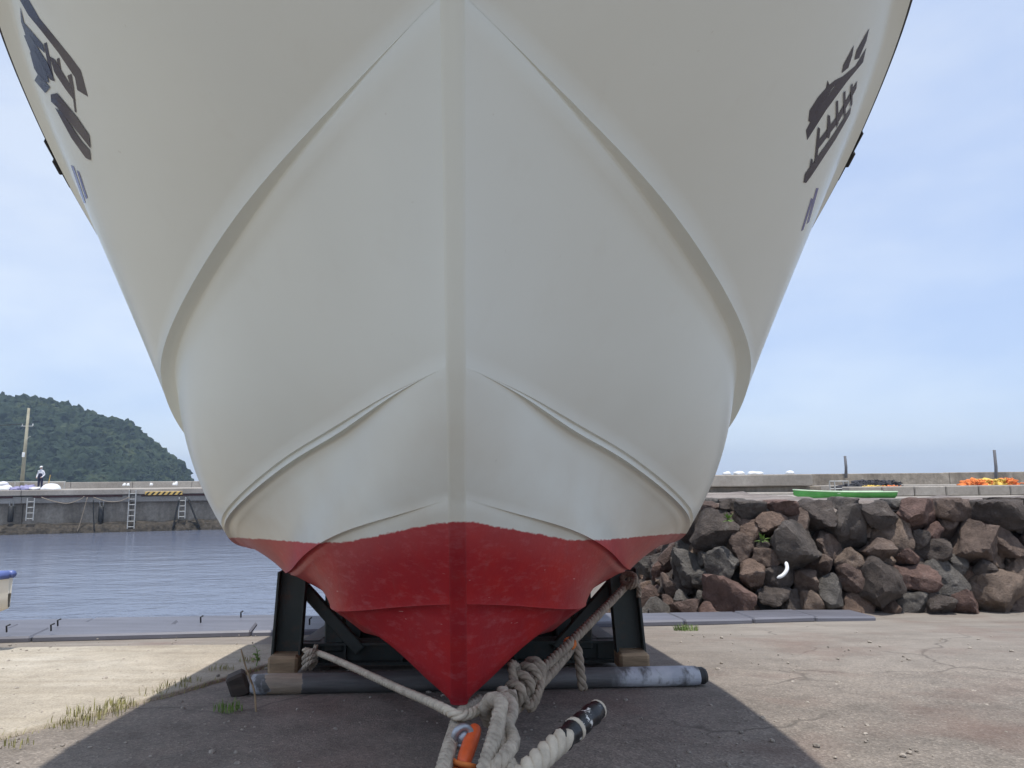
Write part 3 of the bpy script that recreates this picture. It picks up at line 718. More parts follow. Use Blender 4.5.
rope('thick pale rope hanging from the keel tip down to the ground, leftmost of the bundle',
     [ar(482, 700, 2.36), ar(470, 707, 2.30), ar(460, 715, 2.2), ar(455, 729, 2.10), ar(448, 752, 2.0), ar(441, 780, 1.93), ar(434, 815, 1.87), ar(425, 826, 1.80)], 0.023, M['rope'], 2.6)
rope('long grey rope stretched from the right cradle post down to the knot',
     [ar(633, 578, 3.98), ar(622, 590, 3.90), ar(576, 637, 3.20), ar(545, 666, 2.78), ar(520, 688, 2.45), ar(506, 704, 2.25)], 0.021, M['rope_dark'])
rope('second grey rope beside the long one, ending in a tail hanging below the lashing',
     [ar(508, 716, 2.20), ar(524, 700, 2.42), ar(548, 676, 2.76), ar(566, 655, 3.06), ar(574, 645, 3.15), ar(578, 652, 3.13), ar(580, 668, 3.10), ar(583, 690, 3.08)], 0.021, M['rope_dark'])
rope('orange twine lashing the two grey ropes together', [ar(570+5*math.cos(a), 641+0.25*a+4*math.sin(a), 3.12-0.03*math.sin(a)) for a in np.linspace(0, 15, 28)], 0.007, M['net_orange'])
rope('frayed end of grey rope knotted on top of the right cradle post',
     [ar(629+7*math.cos(a*0.8), 578+6*math.sin(a*0.8)+a*0.2, 3.93-0.05*math.sin(a*0.8+1)) for a in range(0, 20)]+[ar(637, 585, 3.9), ar(639, 597, 3.9)], 0.014, M['rope_dark'])
# the tangled knot: loops wound round the two ropes
def coil(p0, p1, R, turns, ph=0, n=16):
    p0, p1 = Vector(p0), Vector(p1); t = (p1-p0).normalized(); a = t.cross(Vector((0, 0, 1))).normalized(); u = a.cross(t); out = []
    for i in range(int(turns*n)+1):
        q = i/(turns*n); w = 2*math.pi*turns*q+ph; rr = R*(1+0.25*math.sin(5*q+ph))
        out.append(p0.lerp(p1, q)+(a*math.cos(w)+u*math.sin(w)*0.85)*rr)
    return out
rope('big tangled knot of grey rope beside the keel tip', coil(ar(536, 668, 2.55), ar(500, 712, 2.18), 0.034, 5.4, 0.4), 0.0165, M['rope_dark'])
rope('loose loop of grey rope drooping off the tangled knot', [ar(522, 672, 2.5), ar(512, 664, 2.42), ar(514, 680, 2.36), ar(524, 698, 2.33), ar(530, 708, 2.30), ar(537, 696, 2.35), ar(542, 676, 2.45), ar(534, 664, 2.5)], 0.016, M['rope_dark'])
rope('thick grey rope looping over at the knot and falling straight down',
     [ar(488, 722, 2.22), ar(485, 708, 2.17), ar(492, 699, 2.12), ar(501, 704, 2.06), ar(498, 722, 2.02), ar(492, 745, 1.97), ar(482, 775, 1.92), ar(474, 805, 1.87), ar(468, 823, 1.80)], 0.023, M['rope'], 2.6)
rope('grey rope of the twisted pair, falling just right of the straight one',
     [ar(502, 690, 2.3), ar(512, 706, 2.2), ar(508, 724, 2.08), ar(500, 738, 2.02), ar(503, 754, 1.97), ar(512, 772, 1.93), ar(508, 800, 1.87), ar(498, 822, 1.80)], 0.0215, M['rope'], 2.8)
rope('outer grey rope of the twisted pair, right of the straight ropes',
     [ar(512, 694, 2.3), ar(498, 712, 2.14), ar(508, 728, 2.05), ar(513, 742, 2.0), ar(504, 758, 1.94), ar(493, 772, 1.93), ar(498, 800, 1.88), ar(512, 822, 1.80)], 0.0215, M['rope'], 2.8)
# heavy hawser with taped end
hw = thing('hawser', 'heavy cream three-strand hawser with its end bound in black tape', 'rope', group='mooring and tie-down ropes')
hp = [ar(566, 737, 2.02), ar(548, 752, 1.98), ar(524, 775, 1.93), ar(505, 800, 1.88), ar(492, 822, 1.80), ar(470, 832, 1.70)]
obj('laid_rope', rope_mesh(hp, 0.032, 4.2, 8, 'laid_rope'), M['rope_white'], hw)
a, b = ar(560, 742, 2.01), ar(597, 710, 2.10)
ts = [a.lerp(b, q) for q in np.linspace(0, 1, 14)]
slv = MB().tube(ts, [0.031+0.003*math.sin(k*1.9) for k in range(14)], 16).build('tape_sleeve', M['tape'], hw, True)
MB().tube([a.lerp(b, 0.34)+Vector((0, 0, 0.0)), a.lerp(b, 0.41)], 0.0345, 16).build('cord_wrap', M['rope_white'], slv, True)
MB().tube([b, b+(b-a).normalized()*0.008, b+(b-a).normalized()*0.018], [0.0295, 0.030, 0.024], 16).build('cut_end', M['rope_white'], slv)
# orange strap, shackle
fl = thing('orange_float', 'orange plastic float wedged between the ropes under the keel', 'float')
a, b = ar(476, 727, 2.06), ar(462, 766, 1.97)
MB().tube([a.lerp(b, q) for q in (0, .06, .2, .5, .8, .94, 1)], [0.010, 0.019, 0.022, 0.023, 0.022, 0.019, 0.010], 12).build('float_body', M['orange'], fl, True)
MB().tube(coil(a.lerp(b, .9), b+Vector((0, 0, -0.05)), 0.028, 3), 0.008, 6).build('twine', M['net_orange'], fl, True)
shk = thing('shackle', 'grey galvanised steel shackle between the left rope and the orange float', 'shackle')
c0 = ar(463, 739, 2.03)
MB().tube([c0+Vector((0.026*math.cos(w), 0.006*math.sin(2*w), 0.034*math.sin(w))) for w in np.linspace(-0.6, 3.75, 18)], 0.011, 10).build('bow', M['galv'], shk, True)
MB().tube([c0+Vector((-0.034, 0, -0.02)), c0+Vector((0.034, 0, -0.02))], 0.009, 10).build('pin', M['galv'], shk, True)
MB().blob(c0+Vector((0, 0.01, 0.0)), (0.022, 0.02, 0.026), 2, 0.05).build('thimble', M['galv'], shk, True)
# mooring ring set in the slip that takes the ropes' ends, just under the frame
rg = thing('ring_bolt', 'rusted iron ring bolt in the slipway where the ropes end', 'ring bolt')
c0 = Vector((0.0, 1.72, gz(0, 1.72)))
MB().tube([c0+Vector((0.07*math.cos(w), 0.02*math.sin(w), 0.03+0.05*math.sin(w))) for w in np.linspace(0, 2*math.pi, 22)], 0.012, 8).build('ring', M['rust'], rg, True)
MB().box(c0+Vector((0, 0, 0.008)), (0.14, 0.12, 0.03), bev=0.006).build('plate', M['rust'], rg)

# ------------------------------------------------------------------ grey planks laid across the crest of the slip
def plank_row(label, p0, p1, ends, w=0.345, th=0.055, clips=()):
    rt = thing('slip_planks', label, 'planks', group='rows of grey planks across the slipway')
    p0, p1 = Vector((p0[0], p0[1], 0)), Vector((p1[0], p1[1], 0)); t = (p1-p0).normalized(); nrm = Vector((-t.y, t.x, 0)); L = (p1-p0).length
    cuts = [0]+[e*L for e in ends]+[L]
    for k in range(len(cuts)-1):
        a = p0+t*(cuts[k]+0.003)+nrm*w/2; b = p0+t*(cuts[k+1]-0.003)+nrm*w/2
        dz = th*0.5+0.003*(k % 2)+random.uniform(0, 0.003)
        a.z = gz(0, a.y)+dz; b.z = gz(0, b.y)+dz+random.uniform(-0.004, 0.004)
        MB().bar(a, b, w*random.uniform(0.97, 1.0), th, bev=0.014).build('plank', M['plank'], rt)
    for q in clips:
        a = p0+t*(q*L); a.z = gz(0, a.y)+th+0.02
        MB().tube([a+nrm*0.02, a+nrm*0.01+Vector((0, 0, 0.045)), a+nrm*0.04+Vector((0.012, 0, 0.05))], 0.007, 6).build('spike', M['rubber'], rt)
    return rt
plank_row('front row of long grey planks along the slipway crest, nearest the boat', (-5.2, 5.12), (3.72, 6.30), [0.22, 0.40, 0.62, 0.80, 0.87, 0.935], clips=(0.20, 0.235, 0.45, 0.66, 0.75))
plank_row('middle row of grey planks on the slipway crest', (-5.2, 5.475), (3.30, 6.60), [0.18, 0.33, 0.52, 0.71, 0.86], clips=(0.23, 0.36, 0.50, 0.80))
plank_row('back row of grey planks on the slipway, nearest the water', (-5.2, 5.83), (2.60, 6.86), [0.25, 0.47, 0.70, 0.88], clips=(0.42, 0.61, 0.9))

# ------------------------------------------------------------------ rock wall
rw = thing('rock_wall', 'rough wall of dark brown and reddish lava boulders right of the boat', 'rock wall', (3.5, 7.0, -0.55))
HT = 1.02
corner = Vector((2.15, 7.05, 0))
path = [Vector((8.6, 6.55, 0)), Vector((6.0, 6.72, 0)), Vector((4.0, 6.86, 0)), Vector((2.7, 6.95, 0))] + \
       [Vector((2.7+0.75*math.cos(a), 7.70+0.75*math.sin(a), 0)) for a in (math.radians(-110), math.radians(-135), math.radians(-160), math.radians(-185))] + [Vector((1.98, 8.6, 0)), Vector((2.05, 10.2, 0)), Vector((2.2, 12.5, 0))]
path = resample(path, 0.05); s_tot = 0.05*(len(path)-1)
def wallpt(s, h, out=0.0):
    i = min(max(int(s/s_tot*(len(path)-1)), 0), len(path)-1); p = path[i]
    t = (path[min(i+2, len(path)-1)]-path[max(i-2, 0)]).normalized(); nrm = Vector((-t.y, t.x, 0))   # outwards is left of travel
    if nrm.dot(Vector((4.5, 9.5, 0))-p) > 0: nrm = -nrm
    k = 0.30 + 0.32*min(1, max(0, (s-5.2)/1.2))
    zb_ = gz(p.x, p.y) - (0.28*min(1, max(0, (s-5.6)/1.2)))
    H = 0.50-zb_
    return Vector((p.x, p.y, zb_+h*H)) - nrm*(k*h*H-out) , nrm
seeds = []; rr = random.Random(5); s_end = min(s_tot, 9.6); darts = []
for rad, tries in ((0.20, 14), (0.165, 90), (0.13, 600), (0.095, 3000), (0.06, 4000)):
    for _ in range(tries):
        ss = rr.uniform(0, s_end); hh = rr.uniform(0.03, 0.97)
        if rad > 0.2 and (hh < 0.12 or hh > 0.88): continue
        if all((ss-a)**2+((hh-b)*1.10)**2 > ((rad+c)*0.90)**2 for a, b, c in darts): darts.append((ss, hh, rad))
for ss, hh, rad in darts:
    p, nrm = wallpt(ss, hh, rr.uniform(-0.07, 0.08)-0.10*(rad > 0.2)); seeds.append((p, nrm, rad*2.0))
SP = np.array([tuple(p[0]) for p in seeds]); V3 = np.array(ICO[3][0])
for idx, (p, nrm, sz) in enumerate(seeds):
    pn = []; pd = []
    dist = np.linalg.norm(SP-np.array(p), axis=1)
    for j in np.argsort(dist)[1:14]:
        v = SP[j]-np.array(p); L = np.linalg.norm(v)
        if L < 1e-3: continue
        wgt = sz/(sz+seeds[j][2]); pn.append(v/L); pd.append(max(0.05, L*wgt*1.09))
    for _ in range(8):
        d = rng.normal(size=3); d /= np.linalg.norm(d)
        if d@np.array(nrm) < -0.3: d = -d
        pn.append(d); pd.append(sz*rng.uniform(0.34, 0.74))
    pn.append(-np.array(nrm)); pd.append(0.25)
    pn.append(np.array((0, 0, 1.0))); pd.append(max(0.04, 0.505+rng.uniform(-0.02, 0.03)-p.z))
    dots = np.maximum(V3@np.array(pn).T, 1e-4)/np.array(pd)
    rad = (np.sum(dots**48, axis=1))**(-1/48.0)
    rad = np.minimum(rad, sz*1.25)
    Pv = V3*rad[:, None]; out = []
    for q in Pv:
        vq = Vector(q)+p; a = noise.noise(vq*4.5)*0.04+noise.noise(vq*11)*0.024+noise.noise(vq*26)*0.010
        out.append(Vector(q)*(1+a/max(0.1, Vector(q).length)))
    mb = MB(); mb.v = [tuple(x) for x in out]; mb.f = list(ICO[3][1])
    o = mb.build('stone', M['rock'], rw, True, loc=p - rw.location); o.data.set_sharp_from_angle(angle=math.radians(24))
# dark rubble core behind the stones, and the rubble-concrete crest
cv = []; cf = []; S_ = [i*0.2 for i in range(int(s_tot/0.2))]; Hh = [0, 0.35, 0.7, 0.93]
for s in S_:
    for h in Hh:
        p, nrm = wallpt(s, h, -0.16); cv.append(p - rw.location)
for i in range(len(S_)-1):
    for k in range(len(Hh)-1): cf.append((i*4+k, (i+1)*4+k, (i+1)*4+k+1, i*4+k+1))
mb = MB(); mb.add(cv, cf); mb.build('rubble_core', M['rockcore'], rw)
cv = []; cf = []; inner = [0.0, 0.16, 0.34, 0.6, 1.0, 1.5, 1.7]
for i, s in enumerate(S_):
    p, nrm = wallpt(s, 0.95, 0.02)
    for k, q in enumerate(inner):
        pp = p - nrm*q; z = 0.485 + 0.035*noise.noise(Vector((pp.x*2.2, pp.y*2.2, 3)))+0.02*noise.noise(Vector((pp.x*7, pp.y*7, 3)))
        if k == 0: z -= 0.10
        if k == len(inner)-1: z -= 0.9
        cv.append(Vector((pp.x, pp.y, z)) - rw.location)
n = len(inner)
for i in range(len(S_)-1):
    for k in range(n-1): cf.append((i*n+k, i*n+k+1, (i+1)*n+k+1, (i+1)*n+k))
mb = MB(); mb.add(cv, cf); mb.build('crest', M['crest'], rw, True)
# white scrap caught among the stones, and small plants rooted in them
scp = at(785, 572, 6.55)
mb = MB(); mb.tube(catmull([at(786, 562, 6.66), at(787, 569, 6.60), at(783, 575, 6.58), at(777, 578, 6.58)], 5), [0.008]+[0.017]*13+[0.012, 0.007], 8)
o = mb.build('plastic_scrap', M['white'], None, True); tag(o, 'curved white plastic scrap caught among the dark boulders', 'scrap')

# ------------------------------------------------------------------ harbour behind the rock wall (right)
def box_thing(name, label, cat, c, d, m, bev=0.02, group=None):
    o = MB().box((0, 0, 0), d, None, bev).build(name, m, None, loc=c); return tag(o, label, cat, group)
mole = MB().box((32, 28, -1.45), (58, 32, 3.0)).build('pier_deck', M['quay']); mole['kind'] = 'structure'
ZM = 0.05
# kerb of concrete blocks
kb = thing('kerb', 'row of grey concrete kerb blocks along the pier behind the rock wall', 'kerb', (0, 24, ZM))
x = at(845, 490, 24).x; y = 24.0
for k in range(9):
    L = 1.08*random.uniform(0.93, 1.07)
    MB().box((x+L/2, 0.0+0.02*k, 0.17), (L-0.04, 0.5, 0.34+random.uniform(-0.01, 0.01)), None, 0.03).build('kerb_block', M['quay'], kb); x += L
# breakwater parapet, in long sections, and the thick block at its left end
bwl = thing('breakwater', 'long low concrete breakwater wall along the horizon at right', 'breakwater', (0, 40, ZM))
x = at(801, 478, 40).x
for k, (L, dz) in enumerate(((8.4, 0), (7.6, .015), (7.8, -.01), (9, .02), (9, 0))):
    MB().box((x+L/2, 0.0, 0.425+dz/2), (L-0.03, 0.6, 0.85+dz), None, 0.03).build('wall_section', M['quayface'], bwl); x += L
MB().box((20+x/4, 1.2, 0.10), (44, 1.6, 0.20), None, 0.03).build('step', M['quay'], bwl)
pb_ = thing('pier_block', 'thick pale concrete pier block with dark recess under it, beside the hull', 'pier', (0, 30, ZM))
xa, xb = at(640, 480, 30).x, at(801, 480, 30).x
MB().box(((xa+xb)/2, 0, 0.56), (xb-xa, 2.0, 0.50), None, 0.04).build('upper_block', M['quay'], pb_)
MB().box(((xa+xb)/2+0.2, 0.3, 0.15), (xb-xa+0.6, 2.0, 0.30), None, 0.03).build('lower_wall', M['quayface'], pb_)
MB().box(((xa+xb)/2+1.5, -1.6, 0.02), (xb-xa+4, 2.0, 0.10), None, 0.02).build('step', M['quay'], pb_)
for k, u in enumerate((727, 739, 752, 757, 790)):
    c = at(u, 474, 34); mb = MB(); mb.blob((0, 0, 0), (0.22*random.uniform(0.7, 1.6), 0.2, 0.12*random.uniform(0.8, 1.3)), 1, 0.2, seed=k)
    o = mb.build('float', M['white'], None, True, loc=(c.x, 34, 0.93)); tag(o, ('leftmost small white float behind the top of the pier block', 'second white float from the left behind the pier block', 'third white float from the left behind the pier block', 'fourth white float from the left behind the pier block', 'lone white float behind the right end of the pier block')[k], 'float', 'white floats behind the pier block')
MB().box((0, 0, 0), (1, 1, 1))
lp = MB().box(((xa+xb)/2, 34, 0.45), (xb-xa-1, 0.8, 0.85), None, 0.03).build('back_wall', M['quay']); tag(lp, 'pale concrete wall just behind the pier block', 'wall')
o = MB().box((0, 0, 0), (0.62, 0.03, 0.24), None, 0.005).build('sign_board', M['white'], None, loc=at(803, 477, 39.6)); tag(o, 'small blank white board on the breakwater wall by the pier block', 'sign')
for (u, v0_, v1_, d, lab, lean) in ((846, 456, 478, 39.5, 'short thin grey pole standing at the breakwater above the green skiff', -0.06), (996, 450, 486, 38.5, 'taller thin grey pole on the breakwater above the orange net', -0.10)):
    b = at(u, v1_, d); t_ = at(u, v0_, d); mb = MB(); mb.tube([b, b.lerp(t_, 0.5), Vector((t_.x+lean, t_.y, t_.z))], [0.085, 0.075, 0.07], 8)
    o = mb.build('pole', M['pole'], None, True); tag(o, lab, 'pole', 'poles on the breakwater'); o.data.materials[0] = M['darkpole']
# green skiff
def skiff(name, label, cat, L, Bm, H, hullm, railm, inm, loc, rz, group=None, stripe=None):
    rt = thing(name, label, cat, loc, group, rz); n = 24; Pn = []
    for i in range(n+1):
        q = i/n; x = -L/2+L*q; w = Bm/2*(1-max(0, (q-0.45)/0.55)**2.2)*(0.80+0.2*min(1, q*4)); w = max(w, 0.02)
        sh = H*(1+0.35*q**3); kz = 0.03+0.5*H*max(0, (q-0.82)/0.18)**2
        Pn.append([(x, 0, kz), (x, w*0.55, kz+0.03*H), (x, w*0.82, kz+(sh-kz)*0.35), (x, w*0.96, kz+(sh-kz)*0.75), (x, w, sh)])
    mb = MB(); V = []; Fc = []
    for i in range(n+1): V += [(a, -b, c) for a, b, c in reversed(Pn[i])] + Pn[i][1:]
    m_ = 9
    for i in range(n):
        for k in range(m_-1): Fc.append((i*m_+k, i*m_+k+1, (i+1)*m_+k+1, (i+1)*m_+k))
    Fc.append(tuple(range(m_)))
    mb.add(V, Fc); h = mb.build('hull', hullm, rt, True)
    for s in (1, -1):
        MB().tube([Vector((Pn[i][4][0], s*Pn[i][4][1], Pn[i][4][2])) for i in range(n+1)], H*0.085, 8).build('gunwale', railm, rt, True)
    mb = MB(); V = []
    for i in range(n+1): V += [(Pn[i][4][0], -Pn[i][3][1]*0.95, Pn[i][3][2]*0.8), (Pn[i][4][0], Pn[i][3][1]*0.95, Pn[i][3][2]*0.8)]
    mb.add(V, [(2*i, 2*i+2, 2*i+3, 2*i+1) for i in range(n)]); mb.build('floor_boards', inm, rt)
    for q in (0.3, 0.62):
        i = int(q*n); MB().box((Pn[i][4][0], 0, H*0.85), (0.22, Pn[i][4][1]*1.9, 0.03), None, 0.006).build('thwart', inm, rt)
    return rt
ga, gb = at(795, 494, 21), at(889, 494, 21)
gs = skiff('skiff', 'bright green open skiff with pale rim lying on the pier behind the rock wall', 'boat', (gb.x-ga.x)*1.03, 0.9, 0.23, M['green'], M['palegreen'], M['palegreen'], ((ga.x+gb.x)/2, 21.0, ZM), math.pi)
# nets
def net_pile(label, c, size, cols, seed, n=40):
    rt = thing('net_pile', label, 'net', c, 'heaps of net on the pier'); r = random.Random(seed)
    for ci, (m, frac, dx) in enumerate(cols):
        mb = MB(); V = (dx*size[0], 0, 0)
        mb.blob(V, (size[0]*frac, size[1], size[2]), 3, 0.35, 3.0, seed+ci, flat=0.0)
        for k in range(n):
            a = r.uniform(0, 6.28); x0 = dx*size[0]+r.uniform(-1, 1)*size[0]*frac*0.8; y0 = -abs(r.uniform(0.1, 1))*size[1]*0.8; z0 = size[2]*math.sqrt(max(0.05, 1-((x0-dx*size[0])/(size[0]*frac))**2))*r.uniform(0.5, 1.15)
            pts = [Vector((x0+0.14*math.cos(a+q)*q*0.4, y0+0.1*math.sin(a*2+q), z0+0.03*math.sin(3*q+a))) for q in np.linspace(0, 3, 7)]
            mb.tube(pts, 0.018, 5)
        mb.build('netting', m, rt, True)
    return rt
net_pile('heap of orange and yellow fishing net on the pier at far right', (at(988, 482, 25.5).x, 25.5, 0.30), (0.85, 0.5, 0.28), [(M['net_orange'], 0.5, -0.62), (M['net_yellow'], 0.75, 0.1), (M['net_orange'], 0.45, 0.72)], 3)
net_pile('low heap of yellow and orange net beside the green skiff', (at(878, 489, 24.6).x, 24.6, 0.22), (0.75, 0.45, 0.16), [(M['net_yellow'], 0.7, -0.3), (M['net_orange'], 0.5, 0.5)], 8)
net_pile('dark heap of net behind the green skiff', (at(866, 484, 30).x, 30, 0.10), (1.3, 0.7, 0.42), [(M['net_dark'], 0.8, 0), (M['net_dark'], 0.4, 0.7)], 12)
cg = thing('wire_basket', 'small pale wire basket on the pier left of the dark net heap', 'basket', (at(839, 484, 30).x, 30, 0.12))
for sx in (-0.3, 0.3):
    for sy in (-0.2, 0.2): MB().tube([(sx, sy, 0), (sx, sy, 0.42)], 0.03, 6).build('upright', M['alu'], cg)
for z in (0.1, 0.42):
    for sy in (-0.2, 0.2): MB().tube([(-0.3, sy, z), (0.3, sy, z)], 0.03, 6).build('bar', M['alu'], cg)
o = MB().box((0, 0, 0), (8.5, 0.6, 0.26), None, 0.03).build('concrete_bench', M['quay'], None, loc=(at(905, 482, 33).x, 33, 0.20)); tag(o, 'long low concrete step in front of the breakwater, right of the dark net', 'step')

# ------------------------------------------------------------------ far quay at left
qa, qb = Vector((-60.0, 43.2, 0)), Vector((-2.0, 58.0, 0))
qt = (qb-qa).normalized(); qn = Vector((qt.y, -qt.x, 0)); qang = math.atan2(qt.y, qt.x); RQ = Matrix.Rotation(qang, 3, 'Z')
QZ = 0.32
quay = thing('quay', 'long stained concrete quay with pale cap across the harbour at left', 'quay', (qa.x, qa.y, 0), rz=qang)
QL = (qb-qa).length
def qloc(u, v, back=0.0):                         # quay coordinates (along, height) of a pixel on the quay face
    r = ray(u, v); o_ = Vector((0, 0, CAM_H)); k = ((qa-o_).dot(qn) - back)/r.dot(qn); p = o_+r*k; return (p-qa).dot(qt), p.z
sec = 7.3; x = 0; k = 0
while x < QL-1:
    MB().box((x+sec/2, 5.0, QZ-0.21), (sec-0.03, 10.6, 0.42), None, 0.04).build('cap_slab', M['quay'], quay)
    MB().box((x+sec/2, 0.12, QZ-0.42-0.30), (sec-0.02, 0.5, 0.50), None, 0.03).build('cap_beam', M['quay'], quay)
    MB().box((x+sec/2, 2.4, -1.95), (sec-0.04, 4.2, 2.80), None, 0.03).build('wall_panel', M['quayface'], quay)
    MB().box((x+sec/2+0.1, -0.175, QZ-0.50), (sec-1.3, 0.09, 0.14), None, 0.015).build('fender_timber', M['timber_red'], quay)
    x += sec; k += 1
V = []; Fc = []; nq = 160
for i in range(nq+1):
    xx = QL*i/nq
    for (yy, zz) in ((0.25, -2.12), (-0.05, -2.16), (-0.35, -2.35), (-0.5, -2.9), (-0.55, -3.4)):
        V.append((xx, yy+0.13*noise.noise(Vector((xx*1.3, zz*2, 0))), zz+0.14*noise.noise(Vector((xx*1.1, zz, 9)))))
for i in range(nq):
    for k in range(4): Fc.append((i*5+k, i*5+k+1, (i+1)*5+k+1, (i+1)*5+k))
mb = MB(); mb.add(V, Fc); mb.build('footing', M['footing'], quay, True)
for u0_, u1_ in ((146, 183),):
    xa, z0_ = qloc(u0_, 495); xb, _ = qloc(u1_, 495)
    kbz = MB().box(((xa+xb)/2, -0.32, QZ-0.36), (xb-xa, 0.2, 0.26), None, 0.02).build('hazard_kerb', M['yellow'], quay)
    nn = 7
    for k in range(nn):
        xc = xa+(xb-xa)*(k+0.5)/nn; w = (xb-xa)/nn*0.45; s_ = 0.10
        mb = MB(); mb.add([(xc-w/2-s_, -0.424, QZ-0.475), (xc+w/2-s_, -0.424, QZ-0.475), (xc+w/2+s_, -0.424, QZ-0.245), (xc-w/2+s_, -0.424, QZ-0.245),
                           (xc-w/2-s_, -0.30, QZ-0.475), (xc+w/2-s_, -0.30, QZ-0.475), (xc+w/2+s_, -0.30, QZ-0.245), (xc-w/2+s_, -0.30, QZ-0.245)],
                          [(0, 1, 2, 3), (4, 7, 6, 5), (0, 4, 5, 1), (3, 2, 6, 7), (0, 3, 7, 4), (1, 5, 6, 2)])
        mb.build('black_stripe', M['black'], kbz)
def qworld(x, y, z): return Matrix.Translation((qa.x, qa.y, 0)) @ Matrix.Rotation(qang, 4, 'Z') @ Vector((x, y, z))
def ladder(label, u, v0_, v1_):
    xa, zt = qloc(u, v0_, 0.4); _, zb_ = qloc(u, v1_, 0.4); w = 0.46; H = zt-zb_
    rt = thing('ladder', label, 'ladder', qworld(xa, -0.42, zb_), 'ladders hung on the far quay', qang)
    for s in (-1, 1): MB().box((s*w/2, 0, H/2), (0.075, 0.06, H), None, 0.01).build('rail', M['alu'], rt)
    nr = max(3, int(H/0.36))
    for k in range(nr): MB().box((0, 0, (k+0.35)*H/nr), (w-0.08, 0.05, 0.06), None, 0.01).build('rung', M['alu'], rt)
ladder('leftmost metal ladder on the far quay wall, left of the two black fenders', 35, 498, 520)
ladder('tall metal ladder on the far quay wall, left of the yellow striped kerb', 135, 490, 528)
ladder('short metal ladder on the far quay under the right end of the striped kerb', 184, 497, 518)
for u, lab in ((12, 'black rubber fender on the far quay wall near the left picture edge'), (102, 'black rubber fender on the far quay wall between two ladders')):
    xa, zt = qloc(u, 506); _, zb_ = qloc(u, 522)
    rt = thing('dock_fender', lab, 'fender', qworld(xa, -0.12, zb_), 'black fenders on the far quay', qang)
    MB().tube([(0, 0, 0), (0, 0, 0.06), (0, 0, zt-zb_-0.06), (0, 0, zt-zb_)], [0.14, 0.19, 0.19, 0.12], 12).build('rubber_body', M['rubber'], rt, True)
    MB().tube([(0.1, 0, zt-zb_), (0.14, -0.05, zt-zb_+0.35)], 0.025, 6).build('chain', M['alu'], rt); MB().tube([(-0.1, 0, zt-zb_), (-0.14, -0.05, zt-zb_+0.35)], 0.025, 6).build('chain', M['alu'], rt)
def qrope(label, pts, r, m):
    P = []
    for u, v in pts: xx, zz = qloc(u, v, 0.5); P.append(qworld(xx, -0.5, zz))
    o = MB().tube(catmull(P, 6), r, 6).build('mooring_rope', m, None, True); tag(o, label, 'rope', 'ropes hanging on the far quay')
qrope('slack rope swagged under the quay cap right of the leftmost ladder', [(46, 497), (58, 501), (72, 503), (84, 499), (88, 496)], 0.03, M['rope_dark'])
qrope('slack rope swagged under the quay cap left of the tall ladder', [(97, 497), (110, 501), (122, 501), (132, 497)], 0.03, M['rope_dark'])
qrope('pale rope slanting down the quay wall to the water left of the middle fender', [(91, 497), (88, 508), (84, 522), (81, 531)], 0.032, M['rope_dark'])
qrope('dark rope slanting down the quay wall left of the short ladder', [(181, 499), (178, 512), (175, 527)], 0.07, M['rubber'])
qrope('dark rope slanting down the quay wall right of the short ladder', [(190, 498), (195, 512), (201, 526)], 0.07, M['rubber'])
qrope('dark rope hanging straight down the quay wall beside the middle fender', [(97, 499), (97, 515), (98, 530)], 0.045, M['rubber'])
# things on the quay deck
def onq(u, back): 
    xx, _ = qloc(u, 487, back); return qworld(xx, back, QZ)
wl = thing('low_wall', 'long low concrete wall at the back of the far quay', 'wall', qworld(0, 24, -0.2), rz=qang)
x = 8
while x < QL: MB().box((x+3, 0, 0.55), (5.97, 0.5, 1.1), None, 0.04).build('wall_section', M['quay'], wl); x += 6
bs = MB().box((QL/2, 16.5, -1.2), (QL, 16, 2.6)).build('quay_deck', M['quay']); bs['kind'] = 'structure'; bs.location = (qa.x, qa.y, 0); bs.rotation_euler = (0, 0, qang)
bs.location.z = 0.0
gr = thing('guard_rail', 'thin horizontal guard rail behind the person on the far quay', 'railing', onq(8, 8), rz=qang)
MB().tube([(-2, 0, 0.62), (4.3, 0, 0.60)], 0.04, 6).build('top_bar', M['alu'], gr)
for x in (-1.5, 0.5, 2.4, 4.2): MB().tube([(x, 0, 0), (x, 0, 0.62)], 0.035, 6).build('upright', M['alu'], gr)
o = MB().blob((0, 0, 0), (0.72, 0.6, 0.46), 3, 0.05, 1.5, 2, flat=0.0).build('white_dome', M['white'], None, True, loc=onq(51, 0.9)); tag(o, 'white dome-shaped cover on the quay just right of the standing person', 'cover')
cb = thing('covered_boat', 'white covered dinghy on the far quay at the left picture edge', 'boat', onq(2, 1.2), rz=qang)
MB().blob((0, 0, 0.05), (0.75, 0.5, 0.40), 3, 0.05, 1.5, 4, flat=-0.1).build('hull', M['white'], cb, True); MB().blob((0.05, 0, 0.42), (0.36, 0.4, 0.22), 2, 0.08, 1.5, 5, flat=-0.3).build('cover', M['cloth_white'], cb, True)
for k, (u, w, h, m, lab) in enumerate(((17, 0.45, 0.22, 'purple', 'small violet tarpaulin heap left of the utility pole'), (27, 0.5, 0.34, 'purple', 'violet tarpaulin heap between the utility pole and the person'), (35, 0.4, 0.22, 'cloth_white', 'low white bundle at the feet of the standing person'))):
    o = MB().blob((0, 0, 0), (w, 0.5, h), 2, 0.4, 2.5, k+20, flat=0.0).build('tarpaulin_heap', M[m], None, True, loc=onq(u, 1.0)); tag(o, lab, 'tarpaulin')
